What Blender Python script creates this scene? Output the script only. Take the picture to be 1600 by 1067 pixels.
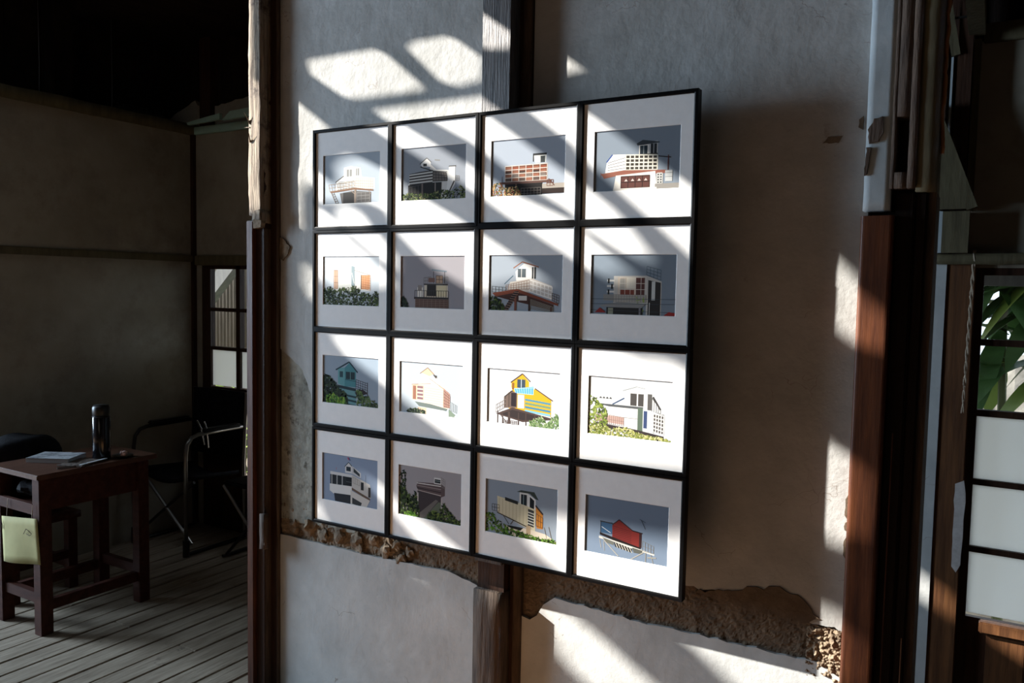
import bpy, bmesh, math, random
from mathutils import Vector, Matrix, noise
random.seed(7)
for o in list(bpy.data.objects): bpy.data.objects.remove(o)
SC = bpy.context.scene
COL = SC.collection

# ------------------------------------------------------------------ camera
F_PX = 1270.0
yaw, pitch, roll = math.radians(30.6203), math.radians(-3.7916), math.radians(1.0711)
CAM = Vector((2.4073, -2.4529, 1.5))
fwd = Vector((-math.sin(yaw)*math.cos(pitch), math.cos(yaw)*math.cos(pitch), math.sin(pitch)))
rt0 = Vector((math.cos(yaw), math.sin(yaw), 0)); up0 = rt0.cross(fwd)
rt = math.cos(roll)*rt0 + math.sin(roll)*up0
up = -math.sin(roll)*rt0 + math.cos(roll)*up0
cd = bpy.data.cameras.new('camera'); cam = bpy.data.objects.new('camera', cd); COL.objects.link(cam)
cd.sensor_fit = 'HORIZONTAL'; cd.sensor_width = 36; cd.lens = F_PX*36/1600
cd.clip_start = .05; cd.clip_end = 200
m = Matrix((rt, up, -fwd)).transposed().to_4x4(); m.translation = CAM
cam.matrix_world = m; SC.camera = cam

# ------------------------------------------------------------------ world, sun, added lamps, exposure
SC.view_settings.view_transform = 'Standard'; SC.view_settings.look = 'None'
SC.view_settings.gamma = 1; SC.view_settings.use_curve_mapping = False
SC.view_settings.exposure = 0.12
SUN = Vector((2.75, 1.0, -1.37))                    # way the sunlight travels
w = bpy.data.worlds.new('sky'); SC.world = w; w.use_nodes = True
bg = w.node_tree.nodes['Background']; bg.inputs[0].default_value = (.80, .89, 1, 1); bg.inputs[1].default_value = 2.3
sl = bpy.data.lights.new('sun', 'SUN'); sl.energy = 19; sl.angle = math.radians(.53); sl.color = (1, .95, .87)
so = bpy.data.objects.new('sun', sl); COL.objects.link(so); so.location = (-8, -4, 8)
so.rotation_euler = SUN.to_track_quat('-Z', 'Y').to_euler()
def area(name, loc, to, sx, sy, power, col):
    l = bpy.data.lights.new(name, 'AREA'); l.shape = 'RECTANGLE'; l.size = sx; l.size_y = sy; l.energy = power; l.color = col
    o = bpy.data.objects.new(name, l); COL.objects.link(o); o.location = loc
    o.rotation_euler = (Vector(to)-Vector(loc)).to_track_quat('-Z', 'Z').to_euler(); return o
# assumed daylight from the left, an added lamp before solid wall with no window, then a weak warm fill lamp behind the camera, with no window there
area('assumed_side_daylight', (-5.55, -2.4, 1.95), (0, -1.1, 1.6), 2.4, 1.7, 540, (.62, .80, 1))
area('rear_fill_light', (1.2, -4.35, 1.5), (.2, 0, 1.2), 1.6, 1.2, 2, (1, .86, .7))

# ------------------------------------------------------------------ materials
def mat(name, col, rough=.7, col2=None, scale=8, detail=6, stretch=(1,1,1), bump=0, bscale=None, metal=0, contrast=(.35,.65), spec=.5, crack=None, spots=None):
    M = bpy.data.materials.new(name); M.use_nodes = True; nt = M.node_tree; N = nt.nodes; L = nt.links
    b = N['Principled BSDF']; b.inputs['Base Color'].default_value = (*col, 1); b.inputs['Roughness'].default_value = rough
    b.inputs['Metallic'].default_value = metal; b.inputs['Specular IOR Level'].default_value = spec
    if col2 is None and not bump: return M
    tc = N.new('ShaderNodeTexCoord'); mp = N.new('ShaderNodeMapping'); mp.inputs['Scale'].default_value = stretch
    L.new(tc.outputs['Object'], mp.inputs[0])
    if col2 is not None:
        n = N.new('ShaderNodeTexNoise'); n.inputs['Scale'].default_value = scale; n.inputs['Detail'].default_value = detail; n.inputs['Roughness'].default_value = .65
        L.new(mp.outputs[0], n.inputs['Vector'])
        r = N.new('ShaderNodeValToRGB'); r.color_ramp.elements[0].position = contrast[0]; r.color_ramp.elements[1].position = contrast[1]
        r.color_ramp.elements[0].color = (*col, 1); r.color_ramp.elements[1].color = (*col2, 1)
        L.new(n.outputs[0], r.inputs[0]); out = r.outputs[0]
        if spots:                                   # dark specks and hairlines, flat wear of the surface itself
            sc, c3, lo, hi = spots
            n3 = N.new('ShaderNodeTexNoise'); n3.inputs['Scale'].default_value = sc; n3.inputs['Detail'].default_value = 8; n3.inputs['Roughness'].default_value = .7
            L.new(tc.outputs['Object'], n3.inputs['Vector'])
            r3 = N.new('ShaderNodeValToRGB'); r3.color_ramp.elements[0].position = lo; r3.color_ramp.elements[1].position = hi
            r3.color_ramp.elements[0].color = (0,0,0,1); r3.color_ramp.elements[1].color = (1,1,1,1)
            L.new(n3.outputs[0], r3.inputs[0])
            mx = N.new('ShaderNodeMixRGB'); L.new(r3.outputs[0], mx.inputs[0]); L.new(out, mx.inputs[1]); mx.inputs[2].default_value = (*c3, 1)
            out = mx.outputs[0]
        if crack:                                   # short hairline cracks, broken up by a mask
            wn = N.new('ShaderNodeTexNoise'); wn.inputs['Scale'].default_value = 4; wn.inputs['Detail'].default_value = 5
            L.new(tc.outputs['Object'], wn.inputs['Vector'])
            va = N.new('ShaderNodeVectorMath'); va.operation = 'MULTIPLY_ADD'; va.inputs[1].default_value = (.35,.35,.35)
            L.new(wn.outputs[1], va.inputs[0]); L.new(tc.outputs['Object'], va.inputs[2])
            vo = N.new('ShaderNodeTexVoronoi'); vo.feature = 'DISTANCE_TO_EDGE'; vo.inputs['Scale'].default_value = crack[0]
            L.new(va.outputs[0], vo.inputs['Vector'])
            lt = N.new('ShaderNodeMath'); lt.operation = 'LESS_THAN'; lt.inputs[1].default_value = crack[1]; L.new(vo.outputs[0], lt.inputs[0])
            mk = N.new('ShaderNodeTexNoise'); mk.inputs['Scale'].default_value = 6; mk.inputs['Detail'].default_value = 4; L.new(tc.outputs['Object'], mk.inputs['Vector'])
            gt = N.new('ShaderNodeMath'); gt.operation = 'GREATER_THAN'; gt.inputs[1].default_value = crack[2]; L.new(mk.outputs[0], gt.inputs[0])
            ml = N.new('ShaderNodeMath'); ml.operation = 'MULTIPLY'; L.new(lt.outputs[0], ml.inputs[0]); L.new(gt.outputs[0], ml.inputs[1])
            m2 = N.new('ShaderNodeMixRGB'); L.new(ml.outputs[0], m2.inputs[0]); L.new(out, m2.inputs[1]); m2.inputs[2].default_value = (.30,.28,.26,1)
            out = m2.outputs[0]
        L.new(out, b.inputs['Base Color'])
    if bump:
        n2 = N.new('ShaderNodeTexNoise'); n2.inputs['Scale'].default_value = bscale or scale*3; n2.inputs['Detail'].default_value = 8
        n2.inputs['Roughness'].default_value = .6
        L.new(mp.outputs[0], n2.inputs['Vector'])
        bp = N.new('ShaderNodeBump'); bp.inputs['Strength'].default_value = min(1, bump); bp.inputs['Distance'].default_value = .01
        L.new(n2.outputs[0], bp.inputs['Height']); L.new(bp.outputs[0], b.inputs['Normal'])
    return M
M = {}
M['plaster'] = mat('aged_plaster', (.34,.34,.325), .92, (.455,.455,.445), 5, 10, bump=.5, bscale=11, crack=(7,.005,.60), spots=(15, (.30,.28,.25), .64, .74))
M['plaster_low'] = mat('lower_plaster', (.40,.41,.405), .92, (.50,.51,.50), 5, 9, bump=.3, bscale=14, crack=(5,.005,.63), spots=(15, (.28,.27,.25), .66, .74))
M['old_plaster'] = mat('bare_render', (.20,.20,.17), .95, (.36,.36,.31), 22, 9, bump=.6, bscale=30, spots=(16, (.10,.09,.07), .55, .64))
M['room_plaster'] = mat('room_plaster', (.25,.225,.17), .92, (.34,.315,.25), 2.2, 8, bump=.15, bscale=25, spots=(3, (.22,.19,.15), .5, .68))
M['mud'] = mat('mud_render', (.10,.07,.045), .97, (.30,.225,.15), 22, 10, bump=.7, bscale=50)
M['mud_dark'] = mat('mud_core', (.085,.058,.036), .97, (.16,.115,.075), 14, 8, bump=.5, bscale=30)
M['wood_dark'] = mat('dark_stained_wood', (.022,.010,.006), .5, (.055,.024,.013), 5, 8, (9,9,1), bump=.2, bscale=12, spec=.25)
M['wood_shaded'] = mat('shade_darkened_wood', (.005,.003,.002), .6, (.012,.006,.004), 5, 8, (9,9,1), bump=.2, bscale=12, spec=.1)  # wood darkened to near black for the shade on side posts and notch
M['wood_brown'] = mat('brown_jamb_wood', (.07,.027,.010), .5, (.15,.062,.022), 6, 8, (9,9,.7), bump=.15, bscale=10)
M['wood_red'] = mat('polished_red_wood', (.040,.012,.006), .5, (.12,.038,.014), 5, 8, (8,8,.7), bump=.12, bscale=9, spec=.25)
M['wood_orange'] = mat('amber_wood', (.32,.13,.045), .4, (.45,.20,.07), 5, 8, (9,9,.6), bump=.12, bscale=9)
M['wood_grey'] = mat('weathered_post_wood', (.040,.036,.038), .5, (.13,.115,.11), 14, 12, (10,10,.5), bump=.35, bscale=22)
M['wood_pale'] = mat('weathered_pale_wood', (.11,.075,.05), .85, (.36,.29,.21), 9, 10, (12,12,.6), bump=.8, bscale=14, spots=(9,(.05,.03,.02),.54,.64))
M['wood_rough'] = mat('rough_brown_wood', (.045,.028,.019), .85, (.11,.072,.048), 7, 9, (8,8,1), bump=.7, bscale=9)
M['wood_green'] = mat('green_painted_wood', (.070,.056,.026), .8, (.115,.095,.048), 6, 8, (5,5,1), bump=.25, bscale=9)
M['wood_mint'] = mat('mint_painted_wood', (.26,.42,.36), .6, (.34,.50,.43), 6, 6)
M['paint_blue'] = mat('pale_grey_blue_paint', (.34,.39,.41), .8, (.44,.49,.51), 6, 8, bump=.2, bscale=20)
M['floor'] = mat('worn_floor_board', (.21,.165,.115), .6, (.38,.315,.235), 5, 9, (10,1,1), bump=.25, bscale=8, spots=(7,(.09,.07,.05),.60,.70))
M['floor_warm'] = mat('front_floor_board', (.50,.24,.10), .5, (.62,.33,.15), 5, 8, (8,1,1), bump=.2, bscale=8)  # unseen front boards, orange strengthened to bounce warm light onto the pictures
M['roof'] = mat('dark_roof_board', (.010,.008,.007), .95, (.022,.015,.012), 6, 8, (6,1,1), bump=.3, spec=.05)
M['frame'] = mat('black_frame_lacquer', (.0025,.0025,.003), .38, spec=.12)
M['backing'] = mat('backing_board', (.22,.16,.10), .8)
M['core'] = mat('mat_bevel_core', (.86,.85,.82), .8)
M['mat'] = mat('white_mat_board', (.78,.78,.775), .85, (.81,.81,.805), 40, 4, bump=.05, bscale=120)
M['desk'] = mat('red_brown_desk_wood', (.034,.009,.005), .55, (.066,.020,.011), 5, 8, (1,6,6), bump=.1, spec=.15)
M['desk_top'] = mat('desk_top_wood', (.06,.022,.012), .45, (.11,.048,.026), 6, 8, (6,1,1), bump=.1, spec=.3)
M['black'] = mat('black_lacquer', (.006,.007,.010), .15)
M['black_cloth'] = mat('black_canvas', (.004,.004,.005), .85, (.010,.010,.013), 40, 4, bump=.3, bscale=120, spec=.1)
M['black_plastic'] = mat('black_plastic', (.008,.008,.008), .4)
M['metal'] = mat('brushed_tube_metal', (.30,.29,.27), .35, metal=1)
M['metal_dark'] = mat('dark_tube_metal', (.035,.032,.03), .4, metal=.6)
M['steel'] = mat('bright_steel', (.6,.6,.6), .25, metal=1)
M['paper'] = mat('yellow_paper', (.36,.33,.14), .85, (.44,.40,.18), 6, 5)
M['paper_white'] = mat('magazine_paper', (.50,.52,.53), .6)
M['paper_print'] = mat('magazine_print', (.16,.17,.18), .5, (.38,.40,.42), 26, 6, contrast=(.45,.55))
M['tape'] = mat('old_paper_strip', (.42,.38,.36), .85, (.55,.52,.50), 30, 6)
M['rope'] = mat('hemp_cord', (.33,.26,.19), .9, (.45,.37,.28), 60, 4)
M['pink'] = mat('pink_wrapper', (.75,.48,.42), .5)
M['leaf'] = mat('broad_leaf', (.09,.22,.07), .45, (.17,.34,.12), 6, 5)
M['leaf_b'] = mat('young_leaf', (.30,.45,.08), .5, (.40,.55,.12), 6, 5)
M['stem'] = mat('plant_stem', (.14,.16,.07), .7)
M['corr'] = mat('corrugated_plastic', (.10,.08,.055), .7, (.15,.12,.09), 5, 6, (2,2,.5))
M['timber_out'] = mat('outdoor_timber', (.16,.16,.16), .8, (.24,.24,.23), 5, 7, (6,6,1))
M['soil'] = mat('yard_ground', (.16,.13,.09), .95, (.26,.22,.16), 6, 8, bump=.5)
M['rubble'] = mat('rubble_bank', (.10,.09,.075), .95, (.22,.20,.17), 8, 9, bump=.6)
def pane_mat(name, frosted):
    Mx = bpy.data.materials.new(name); Mx.use_nodes = True; N = Mx.node_tree.nodes; L = Mx.node_tree.links
    out = N['Material Output']; N.remove(N['Principled BSDF'])
    if frosted:
        a = N.new('ShaderNodeBsdfTranslucent'); a.inputs[0].default_value = (.88,.90,.88,1)
        d = N.new('ShaderNodeBsdfDiffuse'); d.inputs[0].default_value = (.7,.72,.72,1)
        mx = N.new('ShaderNodeMixShader'); mx.inputs[0].default_value = .2
        L.new(a.outputs[0], mx.inputs[1]); L.new(d.outputs[0], mx.inputs[2])
    else:
        t = N.new('ShaderNodeBsdfTransparent'); t.inputs[0].default_value = (.85,.88,.90,1)
        g = N.new('ShaderNodeBsdfGlossy'); g.inputs[1].default_value = .03; g.inputs[0].default_value = (.9,.9,.9,1)
        mx = N.new('ShaderNodeMixShader'); mx.inputs[0].default_value = .06
        L.new(t.outputs[0], mx.inputs[1]); L.new(g.outputs[0], mx.inputs[2])
    L.new(mx.outputs[0], out.inputs[0]); return Mx
M['frost'] = pane_mat('frosted_pane', True); M['glass'] = pane_mat('clear_pane', False)
PM = bpy.data.materials.new('photographic_print'); PM.use_nodes = True
_a = PM.node_tree.nodes.new('ShaderNodeAttribute'); _a.attribute_name = 'Col'
PM.node_tree.links.new(_a.outputs['Color'], PM.node_tree.nodes['Principled BSDF'].inputs['Base Color'])
PM.node_tree.nodes['Principled BSDF'].inputs['Roughness'].default_value = .7
PM.node_tree.nodes['Principled BSDF'].inputs['Specular IOR Level'].default_value = .1

# ------------------------------------------------------------------ helpers
# the picture wall and its posts are laid out in their own units (a picture is .40 units wide, .32 m); origin and unit:
WALL_O, WALL_U = Vector((.48146, -.49058, .30)), .8
SPACE = [Vector((0,0,0)), 1.0]
def use_wall(): SPACE[0], SPACE[1] = WALL_O, WALL_U
def use_world(): SPACE[0], SPACE[1] = Vector((0,0,0)), 1.0
def TW(v): return SPACE[0] + SPACE[1]*Vector(v)
def wloc(p):
    v = Vector((0,0,0))
    while p is not None: v += p.location; p = p.parent
    return v
class MB:
    def __init__(s): s.v = []; s.f = []
    def add(s, vs, fs):
        k = len(s.v); s.v += [tuple(v) for v in vs]; s.f += [tuple(i+k for i in f) for f in fs]; return s
    def box(s, x0, x1, y0, y1, z0, z1):
        return s.add([(x0,y0,z0),(x1,y0,z0),(x1,y1,z0),(x0,y1,z0),(x0,y0,z1),(x1,y0,z1),(x1,y1,z1),(x0,y1,z1)],
                     [(0,3,2,1),(4,5,6,7),(0,1,5,4),(1,2,6,5),(2,3,7,6),(3,0,4,7)])
    def tube(s, pts, r, n=8, r2=None):
        pts = [Vector(p) for p in pts]; rings = []
        for i, p in enumerate(pts):
            d = (pts[min(i+1,len(pts)-1)]-pts[max(i-1,0)]).normalized()
            a = d.orthogonal().normalized() if i == 0 else (a - d*a.dot(d)).normalized()
            b = d.cross(a); rr = r if r2 is None else r+(r2-r)*i/(len(pts)-1)
            rings.append([p+rr*(math.cos(2*math.pi*k/n)*a+math.sin(2*math.pi*k/n)*b) for k in range(n)])
        vs = [v for R_ in rings for v in R_]; fs = []
        for i in range(len(pts)-1):
            for k in range(n): fs.append((i*n+k, i*n+(k+1)%n, (i+1)*n+(k+1)%n, (i+1)*n+k))
        fs.append(tuple(range(n))[::-1]); fs.append(tuple((len(pts)-1)*n+k for k in range(n)))
        return s.add(vs, fs)
    def lathe(s, c, prof, n=24):
        vs = []; fs = []
        for r, z in prof:
            for k in range(n): vs.append((c[0]+r*math.cos(2*math.pi*k/n), c[1]+r*math.sin(2*math.pi*k/n), c[2]+z))
        for i in range(len(prof)-1):
            for k in range(n): fs.append((i*n+k, i*n+(k+1)%n, (i+1)*n+(k+1)%n, (i+1)*n+k))
        fs.append(tuple(range(n))[::-1]); fs.append(tuple((len(prof)-1)*n+k for k in range(n)))
        return s.add(vs, fs)
    def prism_y(s, pts, y0, y1):        # (x,z) outline, counter-clockwise or not, extruded along y
        n = len(pts)
        return s.add([(x,y0,z) for x,z in pts]+[(x,y1,z) for x,z in pts],
                     [tuple(range(n)), tuple(range(2*n-1,n-1,-1))]+[(i,(i+1)%n+0,(i+1)%n+n,i+n) for i in range(n)])
    def prism_x(s, pts, x0, x1):
        n = len(pts)
        return s.add([(x0,y,z) for y,z in pts]+[(x1,y,z) for y,z in pts],
                     [tuple(range(n)), tuple(range(2*n-1,n-1,-1))]+[(i,(i+1)%n+0,(i+1)%n+n,i+n) for i in range(n)])
def obj(name, mb, mt, parent=None, kind=None, label=None, bevel=0, smooth=False, tri=False):
    off = wloc(parent) if parent is not None else Vector((0,0,0))
    me = bpy.data.meshes.new(name)
    me.from_pydata([tuple(TW(v)-off) for v in mb.v], [], mb.f); me.materials.append(M[mt] if isinstance(mt,str) else mt)
    b = bmesh.new(); b.from_mesh(me); bmesh.ops.recalc_face_normals(b, faces=b.faces[:])
    if bevel: bmesh.ops.bevel(b, geom=b.edges[:], offset=bevel, segments=2, affect='EDGES', clamp_overlap=True)
    if tri: bmesh.ops.triangulate(b, faces=[f for f in b.faces if len(f.verts) > 4])
    b.to_mesh(me); b.free()
    if smooth: me.polygons.foreach_set('use_smooth', [True]*len(me.polygons))
    o = bpy.data.objects.new(name, me); COL.objects.link(o)
    if parent is not None: o.parent = parent
    if kind: o['kind'] = kind
    if label: o['label'] = label
    return o
def thing(name, loc, label, cat, group=None):
    o = bpy.data.objects.new(name, None); COL.objects.link(o); o.location = TW(loc); o.empty_display_size = .05
    if label: o['label'] = label
    if cat: o['category'] = cat
    if group: o['group'] = group
    return o
def struct(name, mb, mt, **k): return obj(name, mb, mt, None, 'structure', **k)
def sroot(name, loc=(0,0,0)):
    o = thing(name, loc, None, None); o['kind'] = 'structure'; return o
def B(*a): return MB().box(*a)
def rough(mb_args, mt, name, parent=None, seg=(2,2,30), amp=.004, fq=9, kind=None, seed=0, label=None, zf=1):
    x0,x1,y0,y1,z0,z1 = mb_args; b = bmesh.new()
    me = bpy.data.meshes.new(name); off = wloc(parent) if parent is not None else Vector((0,0,0))
    nx,ny,nz = seg; vid = {}
    def V(i,j,k):
        key=(i,j,k)
        if key not in vid:
            p = Vector((x0+(x1-x0)*i/nx, y0+(y1-y0)*j/ny, z0+(z1-z0)*k/nz))
            q = Vector((p.x*fq+seed, p.y*fq, p.z*fq*zf)); d = noise.noise_vector(q)*amp + noise.noise_vector(q*3.1)*amp*.5
            vid[key] = b.verts.new(TW(p+d)-off)
        return vid[key]
    def quad(a,bb,c,d): 
        try: b.faces.new((a,bb,c,d))
        except ValueError: pass
    for i in range(nx):
        for j in range(ny):
            for k in (0,nz): quad(V(i,j,k),V(i+1,j,k),V(i+1,j+1,k),V(i,j+1,k))
        for k in range(nz):
            for j in (0,ny): quad(V(i,j,k),V(i+1,j,k),V(i+1,j,k+1),V(i,j,k+1))
    for j in range(ny):
        for k in range(nz):
            for i in (0,nx): quad(V(i,j,k),V(i,j+1,k),V(i,j+1,k+1),V(i,j,k+1))
    bmesh.ops.recalc_face_normals(b, faces=b.faces[:]); b.to_mesh(me); b.free()
    me.materials.append(M[mt]); me.polygons.foreach_set('use_smooth', [True]*len(me.polygons))
    o = bpy.data.objects.new(name, me); COL.objects.link(o)
    if parent is not None: o.parent = parent
    if kind: o['kind'] = kind
    if label: o['label'] = label
    return o
def ragged(pts, step, amp, seed):       # roughen an outline
    rnd = random.Random(seed); out = []
    for i, p in enumerate(pts):
        q = pts[(i+1)%len(pts)]; rag = len(p) > 2 and p[2]
        a = Vector(p[:2]); c = Vector(q[:2]); d = c-a; out.append((a.x,a.y))
        if rag:
            n = max(1, int(d.length/step)); nn = Vector((-d.y,d.x)).normalized()
            for k in range(1, n):
                z = a+d*k/n+nn*(noise.noise(Vector((a.x*7+k*.9,seed,k*.37)))*amp+rnd.uniform(-.3,.3)*amp); out.append((z.x,z.y))
    return out

# ------------------------------------------------------------------ unseen roof over the front room, its gaps shaped to cast the sun patches
HR = 3.1
HOLES = [   # sun-patch outlines in the plane of the pictures (375 units to the metre), carried up along the sun's way to the roof
 [(279,47),(285,40),(419,41),(440,50),(505,101),(511,112),(498,116),(376,115),(354,109),(288,69)],
 [(480,47),(497,39),(552,40),(568,46),(612,77),(613,112),(568,116),(543,108),(487,58)],
 [(650,42),(672,42),(701,63),(747,95),(775,116),(735,119),(703,115),(684,90)],
 [(415,137),(432,132),(640,132),(704,177),(798,242),(933,335),(977,367),(1005,395),(1030,425),(1020,440),(948,398),(933,379),(845,330),(783,283),(710,245),(560,162),(540,168),(660,245),(783,313),(845,350),(933,387),(948,404),(1010,446),(980,462),(948,445),(933,435),(842,384),(783,346),(643,270),(525,203)],
 [(770,180),(800,172),(835,175),(948,255),(1084,352),(1117,385),(1175,423),(1212,460),(1210,490),(1178,487),(1117,460),(1084,430),(1028,383),(948,316),(933,297),(862,245),(790,195)],
 [(480,290),(497,303),(520,315),(529,325),(533,312),(527,295),(540,283),(565,279),(590,288),(632,308),(700,350),(761,381),(798,402),(900,460),(850,466),(808,474),(781,477),(768,474),(712,447),(655,400),(632,367),(597,352),(570,347),(530,349),(480,345)],
 [(537,370),(548,356),(575,358),(600,385),(640,420),(640,448),(560,405)],
 [(482,350),(497,354),(532,373),(575,408),(632,455),(640,470),(570,475),(505,474),(497,455),(480,430)],
 [(528,545),(640,543),(785,543),(1000,544),(1028,556),(1055,553),(1084,560),(1098,576),(1117,580),(1178,607),(1187,632),(1187,660),(1180,690),(1117,690),(1084,680),(1048,682),(948,683),(935,688),(770,688),(752,683),(688,652),(632,618),(570,589),(545,570)],
 [(600,755),(620,765),(648,778),(657,795),(672,803),(697,804),(757,836),(787,847),(926,926),(832,954),(787,929),(752,903),(735,870),(690,832),(648,803),(632,790),(600,770)],
 [(875,808),(880,790),(896,770),(945,769),(1085,769),(1096,763),(1117,763),(1180,800),(1180,850),(1112,880),(1098,890),(1018,900),(950,849),(920,837),(895,823)],
 [(446,802),(483,797),(495,822),(519,846),(512,845),(475,826)],
 [(222,-40),(236,-40),(237,90),(325,150),(334,190),(308,250),(280,240),(262,252),(262,285),(265,305),(240,316),(221,308)],
 [(276,373),(291,369),(303,379),(330,400),(330,435),(303,435),(291,432),(277,410)],
 # stripes that reach the rear right door past the left end of the picture wall
 [(-412,88),(-388,103),(-350,125),(-345,172),(-353,170),(-392,145),(-412,138)],
 [(-312,150),(-251,160),(-200,180),(-200,235),(-248,219),(-260,211),(-299,191),(-312,185)],
]
def deckpt(px, py):
    X = px/375-1.3; Z = 2.75-py/375; hl = (HR-WALL_O.z)/WALL_U; t = (hl-Z)/1.37
    return (WALL_O.x+WALL_U*(X-2.75*t), WALL_O.y+WALL_U*(.006-t))
def build_roof():
    b = bmesh.new(); edges = []
    def loop(pts):
        vs = [b.verts.new((x,y,HR)) for x,y in pts]
        return [b.edges.new((vs[i],vs[(i+1)%len(vs)])) for i in range(len(vs))]
    edges += loop([(-6.1,-4.7),(4.6,-4.7),(4.6,.2),(-6.1,.2)])
    for h in HOLES: edges += loop([deckpt(*p) for p in h])
    # gaps added for unseen floor sun patches that bounce warm light on the pictures
    for x, y, a, c in ((.45,-.72,.62,.42),(1.15,-.72,.55,.42),(.7,-1.3,.85,.38)):
        t = HR/1.37; edges += loop([(x-2.75*t,y-t),(x+a-2.75*t,y-t),(x+a-2.75*t,y-c-t),(x-2.75*t,y-c-t)])
    bmesh.ops.triangle_fill(b, use_beauty=True, use_dissolve=False, edges=edges)
    r = bmesh.ops.extrude_face_region(b, geom=b.faces[:])
    for g in r['geom']:
        if isinstance(g, bmesh.types.BMVert): g.co.z += .012
    bmesh.ops.recalc_face_normals(b, faces=b.faces[:])
    me = bpy.data.meshes.new('sun_mask_ceiling'); b.to_mesh(me); b.free(); me.materials.append(M['roof'])
    o = bpy.data.objects.new('sun_mask_ceiling', me); COL.objects.link(o); o['kind'] = 'structure'
build_roof()

# ------------------------------------------------------------------ shell of the building
T = 2.1185
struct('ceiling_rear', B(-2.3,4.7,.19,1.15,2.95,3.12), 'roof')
# outer walls of the front room (behind and beside the camera) and the side closing the veranda
struct('wall_front', B(-6.1,4.6,-4.7,-4.6,0,HR), 'wood_dark')
struct('wall_side', B(4.6,4.7,-4.7,1.2,0,HR), 'wood_dark')
struct('wall_veranda', B(-6.2,-6.1,-4.7,.3,0,HR), 'room_plaster')
struct('wall_veranda_end', B(-6.1,-1.98,.1,.2,0,HR), 'roof')
# floor: slab and boards
fl = struct('floor', B(-6.1,4.6,-4.6,1.1,-.12,-.028), 'wood_dark')
x = -1.83
rnd = random.Random(3)
pw = .108; k = 0
while x < .6:
    y0 = -1.6; 
    for (a, c) in ((y0, -.35+rnd.uniform(-.1,.1) if k%4==1 else .86),) if k%4!=1 else ((y0,-.33),(-.33,.86)):
        dz = rnd.uniform(-.0015,.0015)
        obj('plank', B(x+.0045, x+pw-.0045, a+.002, c-.002, -.028, 0+dz), 'floor', fl, bevel=.002)
    x += pw; k += 1
for i in range(14):
    obj('plank', B(.63+i*.28, .63+i*.28+.275, -4.6, 1.05, -.028, 0), 'floor_warm', fl)
for i in range(22):
    obj('plank', B(-6.1+i*.305, -6.1+i*.305+.3, -4.6, -1.603, -.028, 0), 'floor_warm', fl)

# left wall of the rear room with its rails
lw = sroot('wall_left')
obj('panel', B(-1.93,-1.83,-.42,.96,-.1,1.62), 'room_plaster', lw)
obj('panel', B(-1.93,-1.83,-.42,.96,1.66,2.385), 'room_plaster', lw)
obj('rail', B(-1.94,-1.815,-.42,.96,1.62,1.66), 'wood_green', lw, bevel=.003)
rough((-1.96,-1.80,-.44,.96,2.385,2.445), 'wood_green', 'top_rail', lw, (1,30,1), .004, 6)
obj('skirting', B(-1.95,2.9,.89,.96,-.1,.01), 'wood_dark', lw)
obj('corner_post', B(-1.83,-1.808,.835,.86,0,2.39), 'wood_dark', lw)
obj('end_post', B(-1.95,-1.81,-.50,-.42,0,2.45), 'wood_dark', lw, bevel=.004)
# loft boards above the left wall
lb = sroot('wall_loft')
for i in range(8):
    y = -.5+i*.205
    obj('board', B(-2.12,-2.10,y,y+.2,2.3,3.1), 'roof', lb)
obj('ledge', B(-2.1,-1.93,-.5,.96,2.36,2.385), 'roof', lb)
# thin wires and a stick standing in the loft
for (yy, zz) in ((-.05,2.75),(.35,2.64)):
    t = thing('hanging_wire', (-1.86,yy,2.44), 'thin grey wire hanging in the dark above the left wall'+(', nearer the left edge' if yy<0 else ', nearer the corner'), 'wire', 'wires above the left wall')
    obj('strand', MB().tube([(-1.86,yy,2.445),(-1.861,yy+.004,2.6),(-1.86,yy,3.09)], .0022, 5), 'metal_dark', t)
t = thing('loose_batten', (-1.86,-.1,2.446), 'thin loose batten lying on the top rail of the left wall', 'batten')
obj('stick', MB().tube([(-1.86,-.2,2.452),(-1.85,.05,2.456),(-1.86,.32,2.452)], .005, 6), 'wood_rough', t)

# ------------------------------------------------------------------ back wall with two glazed doors
YB = .86
bw = sroot('wall_back')
for (x0,x1,z0,z1) in ((-1.83,-1.76,-.1,1.60),(-1.12,2.255,-.1,1.60),(-1.83,2.22,1.66,2.385),(2.30,4.6,1.60,2.385)):
    obj('panel', B(x0,x1,YB,YB+.08,z0,z1), 'plaster' if x0>-1.2 and x0<0 else 'room_plaster', bw)
obj('panel', B(3.0,4.6,YB,YB+.08,0,1.6), 'room_plaster', bw)
obj('panel', B(2.22,2.30,YB+.03,YB+.08,1.6,3.0), 'wood_dark', bw)
obj('panel', B(-2.3,4.7,YB+.05,YB+.09,2.3,3.12), 'roof', bw)
obj('panel', B(-2.3,-2.12,-.5,YB+.09,-.1,3.12), 'roof', bw)
obj('rail', B(-1.83,2.2,YB-.015,YB+.05,1.60,1.66), 'wood_green', bw, bevel=.003)
rough((2.2,3.6,YB-.05,YB+.03,1.612,1.648), 'wood_green', 'ledge', bw, (40,1,1), .003, 14)
obj('top_rail', B(-1.83,-.9,YB-.02,YB+.05,2.385,2.43), 'wood_mint', bw, bevel=.003)
obj('top_rail', B(2.33,3.6,YB-.02,YB+.05,2.375,2.44), 'wood_green', bw, bevel=.003)
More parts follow.
